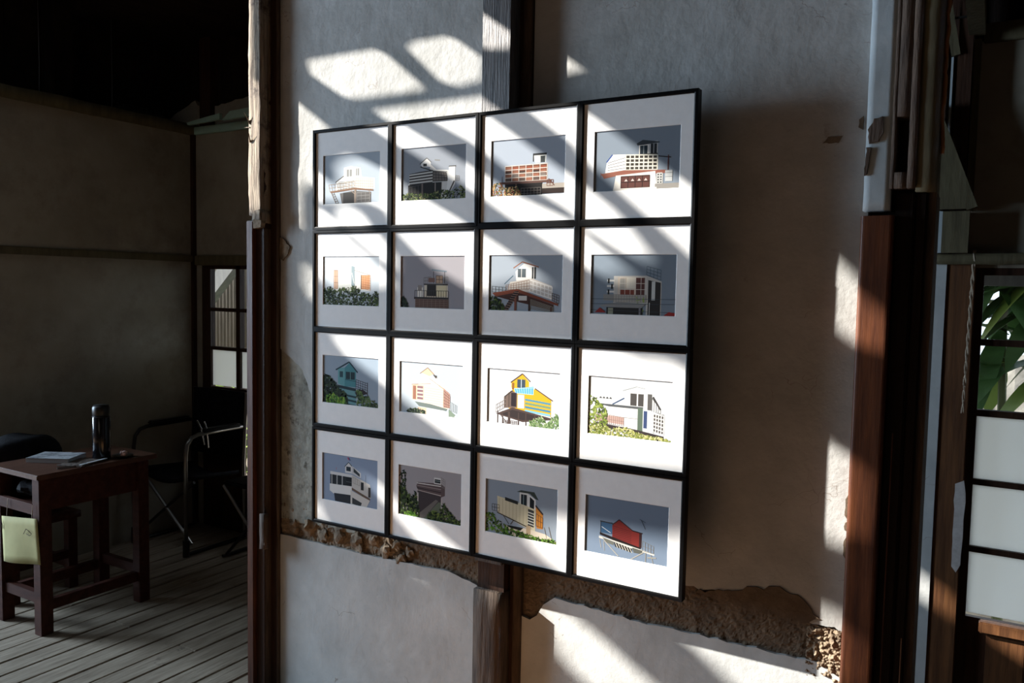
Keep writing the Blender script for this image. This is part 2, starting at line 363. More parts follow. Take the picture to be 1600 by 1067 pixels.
# remains of plaster above the left top rail and the short post between them
obj('upper_plaster', MB().prism_y(ragged([(-2.09,2.43,0),(-1.76,2.43,0),(-1.76,2.53,1),(-1.84,2.60,1),(-2.0,2.545,1),(-2.09,2.50,0)],.03,.012,3), YB+.02, YB+.05), 'room_plaster', bw, tri=True)
obj('upper_plaster', MB().prism_y(ragged([(-1.66,2.43,0),(-.9,2.43,0),(-.9,2.62,1),(-1.3,2.585,1),(-1.66,2.55,0)],.03,.01,5), YB+.02, YB+.05), 'room_plaster', bw, tri=True)
obj('short_post', B(-1.76,-1.665,YB-.01,YB+.05,2.43,2.95), 'wood_dark', bw)
# mint rail broken pieces lying on the top rail
t = thing('broken_mint_batten', (-1.4,.8,2.43), 'pale mint painted batten lying along the back wall top rail', 'batten')
obj('strip', MB().prism_y([(-1.78,2.43),(-1.50,2.44),(-1.50,2.475),(-1.79,2.445)], .78, .80), 'wood_mint', t)
obj('strip', MB().prism_y([(-1.47,2.43),(-1.0,2.44),(-1.0,2.49),(-1.40,2.475)], .77, .79), 'wood_mint', t)
t = thing('wood_comb_rack', (-1.83,.5,2.447), 'small dark toothed rack lying on the left wall top rail', 'rack')
obj('bar', B(-1.86,-1.83,.36,.66,2.446,2.466), 'black_plastic', t)
for i in range(10): obj('tooth', B(-1.855,-1.835,.37+i*.029,.38+i*.029,2.466,2.488), 'black_plastic', t)

def glazed_door(name, x0, cols, zs, kinds, bottom, xw, stile, depth=(YB+.0,YB+.035), post=None, wood='wood_dark', bar=.02):
    """leaf starting at x0; cols = pane widths, zs = [(z0,z1)...] pane heights from the top"""
    r = sroot(name, (x0, YB, 0)); y0, y1 = depth
    x = x0; xs = []
    obj('stile', B(x, x+stile, y0, y1, .0, 1.60), wood, r); x += stile
    for i, c in enumerate(cols):
        xs.append((x, x+c)); x += c
        wd = bar if i < len(cols)-1 else stile
        obj('stile' if i == len(cols)-1 else 'muntin', B(x, x+wd, y0, y1, 0 if i == len(cols)-1 else bottom, 1.60), wood, r); x += wd
    xa, xb = xs[0][0], xs[-1][1]
    obj('top_stile', B(xa, xb, y0, y1, zs[0][1], 1.60), wood, r)
    for i in range(len(zs)-1): obj('muntin', B(xa, xb, y0+.002, y1-.002, zs[i+1][1], zs[i][0]), wood, r)
    if name == 'door_1':
        obj('lower_panel', B(xa, -1.41, y0+.008, y1-.005, 0.0, bottom), wood, r)
        obj('lower_panel', B(-1.41, xb, y0+.008, y1-.005, 0.0, .30), wood, r)
        obj('lower_panel', B(-1.41, xb, y0+.008, y1-.005, .72, bottom), wood, r)
    else: obj('lower_panel', B(xa, xb, y0+.008, y1-.005, 0.0, bottom), wood, r)
    for (z0, z1), kd in zip(zs, kinds):
        for (a, c) in xs: obj('pane', B(a, c, y0+.016, y0+.019, z0, z1), kd, r)
    return r
# door_1: rear left; two leaves, glazed above
glazed_door('door_1', -1.76, (.225,.225), ((1.345,1.578),(1.110,1.324),(.872,1.090)), ('glass','glass','frost'), .865, 0, .075, bar=.034)
# a second leaf stands ajar: its lower half open to the yard
r = sroot('door_3', (-1.35,YB,0))
obj('stile', B(-1.165,-1.12,YB,YB+.035,0,1.6), 'wood_dark', r)
# door_2: rear right, five rows of panes
d2 = glazed_door('door_2', 2.345, (.33,.30), ((1.349,1.574),(1.098,1.326),(.849,1.075),(.605,.828),(.358,.584)), ('glass','glass','frost','frost','frost'), .345, 0, .027)
obj('jamb_board', B(2.255,2.345,YB-.03,YB+.02,0,1.612), 'wood_brown', d2, bevel=.003)
obj('sill', B(2.415,2.95,YB-.03,YB+.01,.305,.345), 'wood_brown', d2, bevel=.004)
for a in (2.44,2.572): obj('kick_board', B(a,a+.118,YB-.012,YB+.01,.02,.298), 'wood_brown', d2, bevel=.002)
obj('kick_gap', B(2.558,2.572,YB-.014,YB+.006,.02,.298), 'wood_dark', d2)
# plaster strip beside the jamb
struct('wall_strip', B(2.15,2.255,YB-.035,YB-.001,.07,1.612), 'plaster_low')
# ------------------------------------------------------------------ beams and gusset high on the right
def bar3(a, b, wd, dp):      # bar between two points in an x-z plane, thickness dp along y
    a = Vector(a); b = Vector(b); d = (b-a).normalized(); n = Vector((-d.z,0,d.x))*wd/2
    return MB().prism_y([((a+n).x,(a+n).z),((b+n).x,(b+n).z),((b-n).x,(b-n).z),((a-n).x,(a-n).z)], a.y, a.y+dp)
tr = sroot('trim_1')
obj('gusset', MB().prism_y([(2.19,2.12),(2.312,1.80),(2.19,1.80)], .765, .775), 'wood_green', tr)
obj('brace', bar3((2.19,.755,2.155),(2.325,.755,1.80),.034,.03), 'wood_green', tr)
obj('brace', bar3((2.195,.79,2.62),(2.25,.79,2.33),.028,.03), 'wood_green', tr)
obj('box_board', B(2.235,2.318,.79,.85,1.65,1.795), 'wood_green', tr)
obj('box_end', MB().prism_y([(2.19,1.80),(2.235,1.795),(2.235,1.65),(2.19,1.65)], .79, .80), 'paint_blue', tr)
obj('king_post', B(2.255,2.30,.80,.86,1.80,2.9), 'wood_dark', tr)
obj('thin_strut', B(2.236,2.243,.80,.84,2.0,2.36), 'paint_blue', tr)
obj('side_batten', B(2.303,2.325,.82,.86,1.80,2.385), 'wood_green', tr)
obj('tie_beam', B(2.285,2.335,-.1,.82,2.395,2.46), 'wood_green', tr)
obj('cross_bar', B(2.2,2.3,.795,.80,2.455,2.462), 'metal_dark', tr)

# ------------------------------------------------------------------ the picture wall
use_wall()
FL = -.375; TP = 3.5      # floor and roof in wall units
YW = .145
mw = sroot('wall_main')
obj('core', B(-.36,2.08,YW+.016,YW+.12,FL,TP), 'mud_dark', mw)
# upper left plaster, with its lower left corner flaked off
obj('plaster_panel', MB().prism_y(ragged([(-.345,TP,0),(-.345,1.72,0),(-.335,1.70,1),(-.31,1.63,1),(-.345,1.60,0),(-.345,1.215,1),(-.27,1.17,1),(-.20,1.12,1),(-.15,1.02,1),(-.10,.86,1),(-.06,.48,1),(.30,.49,1),(.78,.475,0),(.78,TP,0)],.022,.012,2), YW, YW+.02), 'plaster', mw, tri=True)
obj('bare_render', MB().prism_y(ragged([(-.345,1.26,0),(-.345,.43,1),(.1,.44,1),(.1,1.26,0)],.03,.01,6), YW+.008, YW+.018), 'old_plaster', mw, tri=True)
# flake beside the post
obj('bare_patch', MB().prism_y(ragged([(-.343,1.705,0),(-.315,1.70,1),(-.272,1.66,1),(-.285,1.63,1),(-.315,1.60,1),(-.343,1.615,0)],.01,.004,9), YW-.006, YW+.004), 'mud', mw, tri=True)
obj('plaster_panel', MB().prism_y(ragged([(.94,TP,0),(.94,.50,1),(1.55,.515,1),(1.80,.52,1),(1.86,.50,1),(1.95,.485,1),(2.075,.465,0),(2.075,TP,0)],.02,.016,12), YW, YW+.02), 'plaster', mw, tri=True)
# blistered layer above the band at right
obj('bare_patch', MB().prism_y(ragged([(1.60,.505,1),(1.72,.53,1),(1.80,.56,1),(1.87,.575,1),(1.94,.55,1),(1.99,.50,1),(1.95,.475,1),(1.7,.485,0)],.015,.01,15), YW-.004, YW+.01), 'mud_dark', mw, tri=True)
obj('lower_panel', MB().prism_y(ragged([(-.345,FL,0),(.775,FL,0),(.775,.30,1),(.73,.345,1),(.60,.372,1),(.2,.36,1),(-.345,.362,0)],.03,.004,4), YW-.001, YW+.02), 'plaster_low', mw, tri=True)
obj('lower_panel', MB().prism_y(ragged([(.935,FL,0),(2.075,FL,0),(2.075,.32,1),(1.99,.36,1),(1.4,.353,1),(1.07,.366,1),(1.025,.33,1),(1.0,.285,1),(.97,.262,1),(.935,.268,0)],.03,.006,5), YW-.001, YW+.02), 'plaster_low', mw, tri=True)
# recessed mud band
def band(x0,x1,z0,z1,nx,nz,amp,seed,mt,name='mud_band',yb=YW+.012):
    vs=[];fs=[]
    for j in range(nz+1):
        for i in range(nx+1):
            X=x0+(x1-x0)*i/nx; Z=z0+(z1-z0)*j/nz
            q=Vector((X*24+seed,Z*30,seed)); d=noise.noise(q)*amp+noise.noise(q*2.7)*amp*.6+noise.noise(q*6)*amp*.3
            vs.append((X,yb-abs(d)*1.2,Z))
    for j in range(nz):
        for i in range(nx): fs.append((j*(nx+1)+i,j*(nx+1)+i+1,(j+1)*(nx+1)+i+1,(j+1)*(nx+1)+i))
    return obj(name, MB().add(vs,fs), mt, mw)
band(-.345,.36,.32,.52,160,46,.006,1.3,'mud')
band(.36,.775,.32,.52,90,40,.004,1.3,'mud_dark')
band(.93,2.07,.24,.54,220,60,.0045,4.1,'mud_dark')
band(1.955,2.064,.31,.475,50,70,.013,2.2,'mud',yb=YW+.004)
# crumbling clods where the band has broken open
rc = random.Random(11)
def clod(x,y,z,s,mt='mud'):
    b=bmesh.new(); bmesh.ops.create_icosphere(b,subdivisions=2,radius=s)
    for v in b.verts:
        d=noise.noise(v.co*(1.3/s)+Vector((x*50,z*50,0))); v.co*=1+.9*d; v.co.y*=.5
        v.co=TW(v.co+Vector((x,y,z)))-wloc(mw)
    me=bpy.data.meshes.new('mud_clod'); b.to_mesh(me); b.free(); me.materials.append(M[mt])
    o=bpy.data.objects.new('mud_clod',me); COL.objects.link(o); o.parent=mw
for (x,z,s) in ((-.25,.405,.03),(-.17,.42,.035),(-.08,.40,.03),(.02,.42,.034),(.12,.405,.036),(.21,.43,.026),(.27,.395,.03),(.33,.43,.022),(.36,.385,.026),(.40,.41,.02),(.345,.365,.02),(.30,.44,.018),(2.03,.425,.016),(2.0,.40,.012),(2.045,.45,.014),(2.05,.385,.018),(2.03,.355,.012),(1.985,.43,.010),(2.015,.375,.010),(1.97,.385,.008),(2.04,.33,.012),(2.055,.30,.02)):
    clod(x,YW+.006,z,s)

# posts of the picture wall
p1 = sroot('trim_2')
rough((-.468,-.39,.085,.20,1.80,TP), 'wood_pale', 'rough_post', p1, (5,3,90), .005, 18, seed=3, zf=.35)
obj('inner_post', B(-.466,-.391,.10,.26,FL,TP), 'wood_dark', p1)
obj('wall_fillet', B(-.391,-.338,.139,.26,FL,TP), 'wood_dark', p1)
rough((-.445,-.385,.078,.14,1.765,1.82), 'wood_pale', 'broken_tenon', p1, (3,3,3), .008, 30)
obj('mortar_lump', MB().prism_y(ragged([(-.43,1.74,1),(-.385,1.745,1),(-.38,1.775,1),(-.435,1.78,1)],.01,.004,8),.075,.10),'mud',p1,tri=True)
obj('edge_board', B(-.482,-.440,.080,.17,FL,1.775), 'wood_red', p1, bevel=.003)
obj('groove_board', B(-.440,-.390,.105,.17,FL,1.74), 'wood_rough', p1)
rough((-.40,-.365,.080,.10,.30,.46), 'wood_rough', 'notch_block', p1, (2,2,4), .004, 20)
rough((-.345,-.335,.13,.146,FL,TP), 'wood_rough', 'edge_fillet', p1, (1,1,50), .003, 8)
for (a,b_) in (((-.462,.086,2.20),(-.482,.07,2.25)),((-.462,.086,2.185),(-.49,.08,2.185)),((-.46,.085,2.12),(-.45,.068,2.16))):
    obj('splinter', MB().tube([a,b_], .004, 5, .0008), 'wood_pale', p1)
p2 = sroot('trim_3')
obj('post', B(.762,.883,.075,.25,.47,TP), 'wood_grey', p2, bevel=.002)
rough((.762,.885,.075,.25,FL,.36), 'wood_rough', 'post_foot', p2, (3,3,10), .001, 9)
obj('joint_block', B(.765,.88,.10,.25,.36,.47), 'wood_dark', p2)
obj('edge_strip', B(.90,.934,.134,.20,FL,TP), 'wood_rough', p2, bevel=.002)
obj('recess', B(.883,.90,.14,.20,FL,TP), 'wood_dark', p2)
p3 = sroot('trim_4')
# lower polished half-round and its neighbours
def halfround(x0,x1,yf,yb,z0,z1,n=8):
    r_=.011; pts=[(x0,yb)]+[(x0+r_-r_*math.cos(k*math.pi/8), yf+r_-r_*math.sin(k*math.pi/8)) for k in range(5)]+[(x1-r_+r_*math.sin(k*math.pi/8), yf+r_-r_*math.cos(k*math.pi/8)) for k in range(5)]+[(x1,yb)]
    m_=len(pts); return MB().add([(x,y,z0) for x,y in pts]+[(x,y,z1) for x,y in pts],[tuple(range(m_)),tuple(range(2*m_-1,m_-1,-1))]+[(i,(i+1)%m_,(i+1)%m_+m_,i+m_) for i in range(m_)])
obj('half_round', halfround(2.062,2.15,.092,.20,FL,1.725), 'wood_red', p3)
obj('side_post', B(2.15,2.20,.118,.30,FL,1.79), 'wood_shaded', p3, bevel=.004)
obj('side_post', B(2.20,2.232,.125,.30,FL,1.79), 'wood_shaded', p3, bevel=.004)
obj('edge_bead', MB().tube([(2.172,.118,FL),(2.172,.118,1.1)], .002, 6), 'wood_red', p3)
obj('edge_bead', MB().tube([(2.222,.125,FL),(2.222,.125,.5)], .002, 6), 'wood_brown', p3)
obj('outer_strip', B(2.232,2.252,.14,.30,FL,1.79), 'wood_rough', p3)
rough((2.062,2.118,.10,.16,FL,.315), 'mud', 'mud_footing', p3, (5,2,14), .012, 25)
# upper painted strip, rough post with its mortise, green jamb
rough((2.066,2.136,.10,.2,1.74,TP), 'paint_blue', 'painted_strip', p3, (4,1,60), .0008, 20)
for (a,b_,c,d) in ((2.134,2.145,1.80,TP),(2.178,2.20,1.80,TP),(2.145,2.178,1.80,1.845),(2.145,2.178,2.0,TP)):
    rough((a,b_,.095,.25,c,d), 'wood_rough', 'rough_post', p3, (2,2,max(3,int((d-c)*40))), .0012, 30)
obj('mortise_back', B(2.145,2.178,.20,.25,1.84,2.01), 'wood_dark', p3)
rough((2.20,2.252,.10,.25,1.79,TP), 'wood_green', 'green_jamb', p3, (2,2,60), .0008, 20)
obj('notch', B(2.085,2.232,.16,.25,1.725,1.80), 'wood_shaded', p3)
obj('bare_patch', MB().prism_y(ragged([(2.075,1.93,1),(2.10,1.935,1),(2.112,1.96,1),(2.108,2.005,1),(2.085,2.0,1),(2.07,1.97,1)],.01,.004,4),.094,.11),'wood_rough',p3,tri=True)
obj('bare_patch', MB().prism_y(ragged([(2.066,1.84,1),(2.073,1.845,1),(2.08,1.92,1),(2.068,1.92,1)],.01,.003,4),.094,.11),'wood_rough',p3,tri=True)
rough((2.252,2.262,.14,.17,1.9,2.35),'wood_orange','torn_edge',p3,(1,1,26),.006,20)
for (x,z,h_) in ((2.056,.86,.045),(2.057,.735,.04),(2.058,.80,.02),(2.045,2.0,.02)):
    obj('edge_break', MB().prism_y(ragged([(x-.007,z-h_*.6,1),(x+.006,z-h_,1),(x+.006,z+h_,1),(x-.006,z+h_*.5,1)],.010,.004,int(z*50)), YW-.003, YW+.004), 'mud_dark', mw, tri=True)
for (x,z) in ((1.965,1.955),): obj('edge_break', MB().prism_y(ragged([(x-.025,z-.006,1),(x+.02,z-.008,1),(x+.03,z+.012,1),(x-.01,z+.012,1)],.008,.003,9), YW-.002, YW+.004), 'mud_dark', mw, tri=True)

use_world()
# old paper strip and the cord on the right jamb
t = thing('paper_strip', (2.33,YB-.034,.67), 'long torn pale paper strip stuck on the reddish door jamb at right', 'paper strip')
obj('strip', MB().prism_y(ragged([(2.318,.83,1),(2.345,.845,0),(2.352,.80,1),(2.348,.54,1),(2.335,.51,1),(2.320,.53,1)],.03,.003,2), YB-.036,YB-.033), 'tape', t, tri=True)
t = thing('rope', (2.335,.82,1.62), 'frayed pale cord hanging from the ledge beside the right glazed door', 'cord')
for ph in (0,math.pi):
    obj('strand', MB().tube([(2.338+.0035*math.cos(ph+k*.9)+.0006*k*-.4,.815+.0035*math.sin(ph+k*.9),1.66-k*.0147) for k in range(40)], .003, 5, .002), 'rope', t)

# ------------------------------------------------------------------ framed photographs
use_wall()
U = .40; HH = .402; RW = .013; TF = .033
def srgb(h):
    h = h.lstrip('#'); h = h if len(h) == 6 else ''.join(q*2 for q in h); c = [int(h[i:i+2],16)/255 for i in (0,2,4)]
    return [.82*(x/12.92 if x <= .04045 else ((x+.055)/1.055)**2.4) for x in c]
class Art:
    """flat print, u to the right 0..1, v down 0..1, painted back to front"""
    def __init__(s, sky='#b4c0cc'): s.v=[]; s.f=[]; s.c=[]; s.n=0; s.rnd=random.Random(5); s.poly([(0,0),(1,0),(1,1),(0,1)], sky)
    def poly(s, pts, c):
        k=len(s.v); s.v += [(min(1,max(0,u)),min(1,max(0,v)),s.n) for u,v in pts]; s.f.append(tuple(range(k,k+len(pts)))); s.c.append(srgb(c)); s.n += 1; return s
    def rect(s,a,b,c,d,col): return s.poly([(a,b),(c,b),(c,d),(a,d)],col)
    def line(s,a,b,w,col):
        dx,dy=(b[0]-a[0])*1.5,b[1]-a[1]; L=math.hypot(dx,dy) or 1; nx,ny=-dy/L*w/2/1.5,dx/L*w/2
        return s.poly([(a[0]+nx,a[1]+ny),(b[0]+nx,b[1]+ny),(b[0]-nx,b[1]-ny),(a[0]-nx,a[1]-ny)],col)
    def grid(s,q,nx,ny,w,col):      # q = tl,tr,br,bl
        L=lambda a,b,t:(a[0]+(b[0]-a[0])*t,a[1]+(b[1]-a[1])*t)
        for i in range(nx+1): s.line(L(q[0],q[1],i/nx),L(q[3],q[2],i/nx),w,col)
        for j in range(ny+1): s.line(L(q[0],q[3],j/ny),L(q[1],q[2],j/ny),w,col)
        return s
    def leaves(s,pts,n,cols,sz=.035):   # leaf scatter in columns: pts = top line, filled to the bottom
        lay=s.n
        for i in range(n):
            u=s.rnd.uniform(pts[0][0],pts[-1][0])
            for a,b in zip(pts,pts[1:]):
                if a[0]<=u<=b[0]: top=a[1]+(b[1]-a[1])*(u-a[0])/max(1e-6,b[0]-a[0]); break
            v=top+(1-top)*s.rnd.random()**1.0; r=sz*s.rnd.uniform(.5,1.2); t=s.rnd.uniform(0,6.3)
            q=[(u+r*math.cos(t+k*1.57)*(.9 if k%2 else .35)/1.5, v+r*math.sin(t+k*1.57)*(.9 if k%2 else .35)) for k in range(4)]
            k=len(s.v); s.v += [(min(1,max(0,a)),min(1,max(0,b)),lay+i%12) for a,b in q]; s.f.append((k,k+1,k+2,k+3)); s.c.append(srgb(s.rnd.choice(cols)))
        s.n=lay+12; return s
    def build(s,x0,zt,w,h,y,parent):
        me=bpy.data.meshes.new('print'); off=wloc(parent)
        me.from_pydata([tuple(TW((x0+u*w, y-n*.00001, zt-v*h))-off) for u,v,n in s.v],[],s.f)
        at=me.color_attributes.new('Col','FLOAT_COLOR','CORNER'); i=0
        for p,c in zip(me.polygons,s.c):
            for l in p.loop_indices: at.data[l].color=(*c,1)
        me.materials.append(PM)
        o=bpy.data.objects.new('print',me); COL.objects.link(o); o.parent=parent; return o
GR=['#2c3a1c','#3d4f24','#1d2814','#55682f','#6b7c3a']; GD=['#1b2415','#27331c','#131a0f','#3a4a26']; GB=['#5a8a2a','#3f6b1e','#7aa840','#2c4a18']
def a00():
    a=Art('#a9b4bf'); W='#e9e9e6'
    a.poly([(.24,.55),(.37,.42),(.37,.28),(.50,.26),(.53,.27),(.66,.30),(.68,.48),(.90,.52),(.90,.72),(.22,.74)],W)
    a.line((.22,.56),(.37,.44),.02,'#57544f').rect(.42,.32,.51,.46,'#8a8b88').line((.465,.32),(.465,.46),.012,W).rect(.58,.31,.635,.45,'#8a8b88').line((.607,.31),(.607,.45),.01,W)
    for i in range(5): a.line((.27,.56+i*.035),(.55,.55+i*.03),.012,'#77756f')
    a.poly([(.56,.50),(.86,.52),(.86,.72),(.56,.72)],'#ded6cc').grid([(.56,.50),(.87,.53),(.87,.73),(.56,.70)],9,4,.006,'#a98c78').grid([(.10,.60),(.56,.56),(.56,.71),(.12,.73)],9,2,.007,'#a89078')
    a.poly([(.12,.73),(.56,.68),(.88,.74),(.88,.765),(.56,.72),(.14,.765)],'#7a5a44').poly([(.30,.78),(.55,.74),(.84,.78),(.84,1),(.34,1)],'#5d5a58')
    a.rect(.36,.77,.55,1,'#2b2928').grid([(.60,.78),(.82,.78),(.82,.96),(.60,.98)],3,3,.008,'#8a8886').rect(.555,.72,.585,1,'#8d7d70').line((.50,.74),(.555,.80),.014,'#8d7d70').line((.80,.76),(.84,.82),.012,'#8d7d70')
    a.line((.15,.76),(.24,1),.02,'#77706a').line((.19,.76),(.28,.98),.012,'#77706a')
    for i in range(5): a.line((.165+i*.018,.80+i*.045),(.205+i*.018,.79+i*.045),.01,'#6a645e')
    return a
def a10():
    a=Art('#8c929b'); 
    a.poly([(.46,.34),(.55,.44),(.73,.46),(.74,.98),(.62,.98),(.12,.95),(.12,.66),(.30,.50),(.44,.46)],'#cfcdc9')
    a.poly([(.31,.30),(.40,.215),(.46,.30),(.46,.38),(.34,.38),(.31,.345)],'#dedcd8').line((.29,.32),(.40,.215),.018,'#5f5d5b').line((.40,.215),(.47,.30),.014,'#5f5d5b').rect(.345,.315,.40,.365,'#3b3a39')
    a.line((.30,.37),(.50,.46),.02,'#3b3937').line((.50,.46),(.71,.49),.014,'#55524f').line((.52,.26),(.60,.275),.022,'#7c7a77')
    a.poly([(.13,.49),(.30,.46),(.49,.44),(.49,.68),(.13,.70)],'#3f3a38')
    for i in range(4): a.poly([(.13,.50+i*.052),(.49,.465+i*.055),(.49,.49+i*.055),(.13,.525+i*.052)],'#c9c6c1')
    a.poly([(.49,.46),(.70,.50),(.72,.66),(.49,.66)],'#6a625c').grid([(.50,.47),(.70,.51),(.72,.65),(.50,.64)],5,3,.01,'#33302e')
    a.poly([(.11,.70),(.50,.67),(.63,.67),(.62,1),(.11,1)],'#1e1c1b').rect(.32,.68,.345,.98,'#6b5f58').rect(.525,.68,.54,.92,'#8a8078').grid([(.12,.74),(.32,.70),(.32,.86),(.12,.90)],4,1,.008,'#4a4644')
    a.poly([(.74,.40),(.83,.40),(.83,.72),(.76,.86),(.70,.86)],'#e2e1de').rect(.735,.385,.84,.405,'#4a4846').line((.82,.66),(.72,.92),.03,'#55514d').grid([(.84,.57),(.89,.58),(.89,.66),(.84,.66)],2,2,.008,'#77736e')
    a.leaves([(.0,.88),(.12,.84),(.3,.88),(.5,.86),(.7,.80),(.78,.86),(.9,.74),(1,.86)],420,GD+GR+['#6d7444','#8d8a5c'],.04)
    return a
def a20():
    a=Art('#a3acb8')
    a.rect(.57,.28,.75,.315,'#2f3133').poly([(.58,.315),(.75,.315),(.74,.44),(.60,.44)],'#d8d8d4').rect(.67,.33,.73,.44,'#3a3f40').rect(.57,.31,.585,.42,'#33302f')
    a.rect(.20,.47,.76,.76,'#6a3f2e')
    for j,(v,h,c) in enumerate(((.49,.06,'#8c4a33'),(.56,.05,'#3e2a22'),(.62,.05,'#7c7068'),(.68,.06,'#5a4a42'))):
        for i in range(6): a.rect(.21+i*.092,v,.21+i*.092+.075,v+h,c if (i+j)%2 else '#94604a')
    a.grid([(.20,.47),(.76,.46),(.76,.74),(.20,.74)],6,4,.013,'#d8cdc2')
    a.rect(.12,.74,.82,.78,'#5b4038').rect(.20,.78,.70,1,'#181413').grid([(.42,.86),(.68,.86),(.68,1),(.42,1)],6,3,.008,'#6b635e').rect(.345,.78,.36,1,'#6e5348')
    a.rect(.70,.80,1,.88,'#a29a90').rect(.70,.88,1,.97,'#2a1d18').grid([(.76,.74),(.84,.74),(.84,.84),(.76,.84)],2,2,.01,'#6b3f30').line((.78,.72),(.86,.84),.014,'#5a3428')
    a.line((.16,.64),(.16,.80),.008,'#5b4038').leaves([(0,.80),(.1,.74),(.2,.84),(.36,.82),(.42,.95)],200,['#b08a5a','#8a4a30','#6d5a34','#c8a878','#55602f'],.035)
    return a
def a30():
    a=Art('#7f8a96'); W='#dad6d0'
    a.rect(.53,.24,.64,.45,W).rect(.64,.23,.74,.46,'#b9bab8').poly([(.50,.25),(.57,.20),(.76,.245),(.76,.26),(.51,.285)],'#3c4247').rect(.54,.29,.625,.44,'#26323a').line((.582,.29),(.582,.44),.012,'#8f979a').rect(.66,.27,.73,.46,'#2a2f33').rect(.69,.27,.70,.46,'#999')
    a.poly([(.16,.50),(.22,.40),(.38,.41),(.38,.68),(.14,.70)],'#e4e1dc').line((.155,.52),(.225,.40),.02,'#2b4a8a')
    for i in range(4): a.line((.17,.53+i*.04),(.38,.46+i*.055),.01,'#77797c')
    a.rect(.38,.42,.74,.67,'#3a352f').grid([(.38,.42),(.74,.45),(.74,.68),(.38,.66)],7,4,.02,'#d8d3c4')
    a.poly([(.09,.70),(.36,.66),(.84,.69),(.84,.74),(.30,.74),(.13,.78)],'#8a5648').line((.09,.68),(.09,.76),.006,'#9c4b44')
    a.poly([(.27,.74),(.72,.70),(.74,.98),(.24,.98)],'#e0dbd2').rect(.33,.76,.66,.95,'#5a3832').grid([(.33,.76),(.66,.76),(.66,.95),(.33,.95)],4,2,.012,'#2d1c19')
    for i in range(4): a.poly([(.37+i*.075,.84),(.39+i*.075,.80),(.41+i*.075,.84)],'#c8b8b0')
    a.rect(.74,.74,.80,.90,'#2b2d30').grid([(.74,.74),(.80,.74),(.80,.90),(.74,.90)],2,4,.02,'#b8b8b4').line((.75,.47),(.89,.50),.016,'#2f2b2a').line((.86,.46),(.86,.70),.014,'#5a2c28')
    a.rect(.83,.70,.91,.87,'#b9bcbb').line((.83,.74),(.91,.74),.008,'#77797b').line((.83,.80),(.91,.80),.008,'#77797b').rect(.72,.90,1,1,'#8e8a84').rect(.24,.95,.74,1,'#d8d2c8')
    return a
def a01():
    a=Art('#cdd6dd')
    a.poly([(.20,.28),(.27,.26),(.51,.20),(.60,.24),(.60,.70),(.20,.72)],'#f2f2ea').poly([(.60,.30),(.84,.38),(.84,.70),(.60,.66)],'#eeebe2')
    for i in range(11): a.line((.27,.40+i*.028),(.51,.40+i*.028),.005,'#8e968e')
    a.rect(.20,.29,.27,.66,'#c9a890').grid([(.20,.29),(.27,.29),(.27,.66),(.20,.66)],2,3,.01,'#8f7466').poly([(.51,.20),(.57,.22),(.57,.60),(.51,.60)],'#8fa0a6').line((.52,.34),(.56,.55),.012,'#e8e8e4').line((.57,.29),(.84,.385),.012,'#99938a')
    a.rect(.68,.38,.83,.66,'#d69a70').grid([(.68,.38),(.84,.40),(.84,.68),(.68,.64)],4,6,.006,'#a66e4c').line((.68,.38),(.68,.66),.018,'#55483f')
    a.leaves([(0,.68),(.12,.62),(.25,.70),(.4,.62),(.58,.60),(.7,.70),(.85,.78),(.93,.70),(1,.76)],700,GD+GR+['#5c6a48','#46552f'],.045)
    return a
def a11():
    a=Art('#99959a'); 
    a.rect(.38,.55,.74,.80,'#cfc2ae').rect(.56,.40,.66,.56,'#d9d2c4').line((.49,.27),(.72,.30),.03,'#6f7c86').line((.52,.30),(.52,.52),.012,'#3a3634').line((.69,.30),(.69,.52),.012,'#3a3634')
    a.grid([(.37,.42),(.48,.40),(.48,.54),(.37,.54)],4,2,.008,'#6a615b').rect(.44,.42,.54,.50,'#7a5a50').rect(.56,.38,.66,.52,'#b99a80').grid([(.56,.38),(.66,.38),(.66,.52),(.56,.52)],2,2,.01,'#5a4a42').grid([(.68,.40),(.74,.40),(.74,.52),(.68,.52)],3,1,.008,'#77726c')
    a.rect(.37,.53,.74,.555,'#3f3936').rect(.42,.555,.56,.76,'#2a2422').rect(.57,.56,.72,.76,'#d9cba8').rect(.27,.60,.36,.78,'#ded6cc').rect(.28,.56,.34,.66,'#8a807a')
    a.grid([(.23,.66),(.75,.66),(.75,.80),(.23,.80)],14,1,.009,'#3d3735').rect(.22,.78,.75,.82,'#332c2a').rect(.24,.82,.75,1,'#5b4138').grid([(.24,.82),(.75,.82),(.75,1),(.24,1)],8,5,.006,'#8a7468')
    a.leaves([(0,.80),(.05,.76),(.1,.88),(.12,.96)],80,GD,.05)
    return a
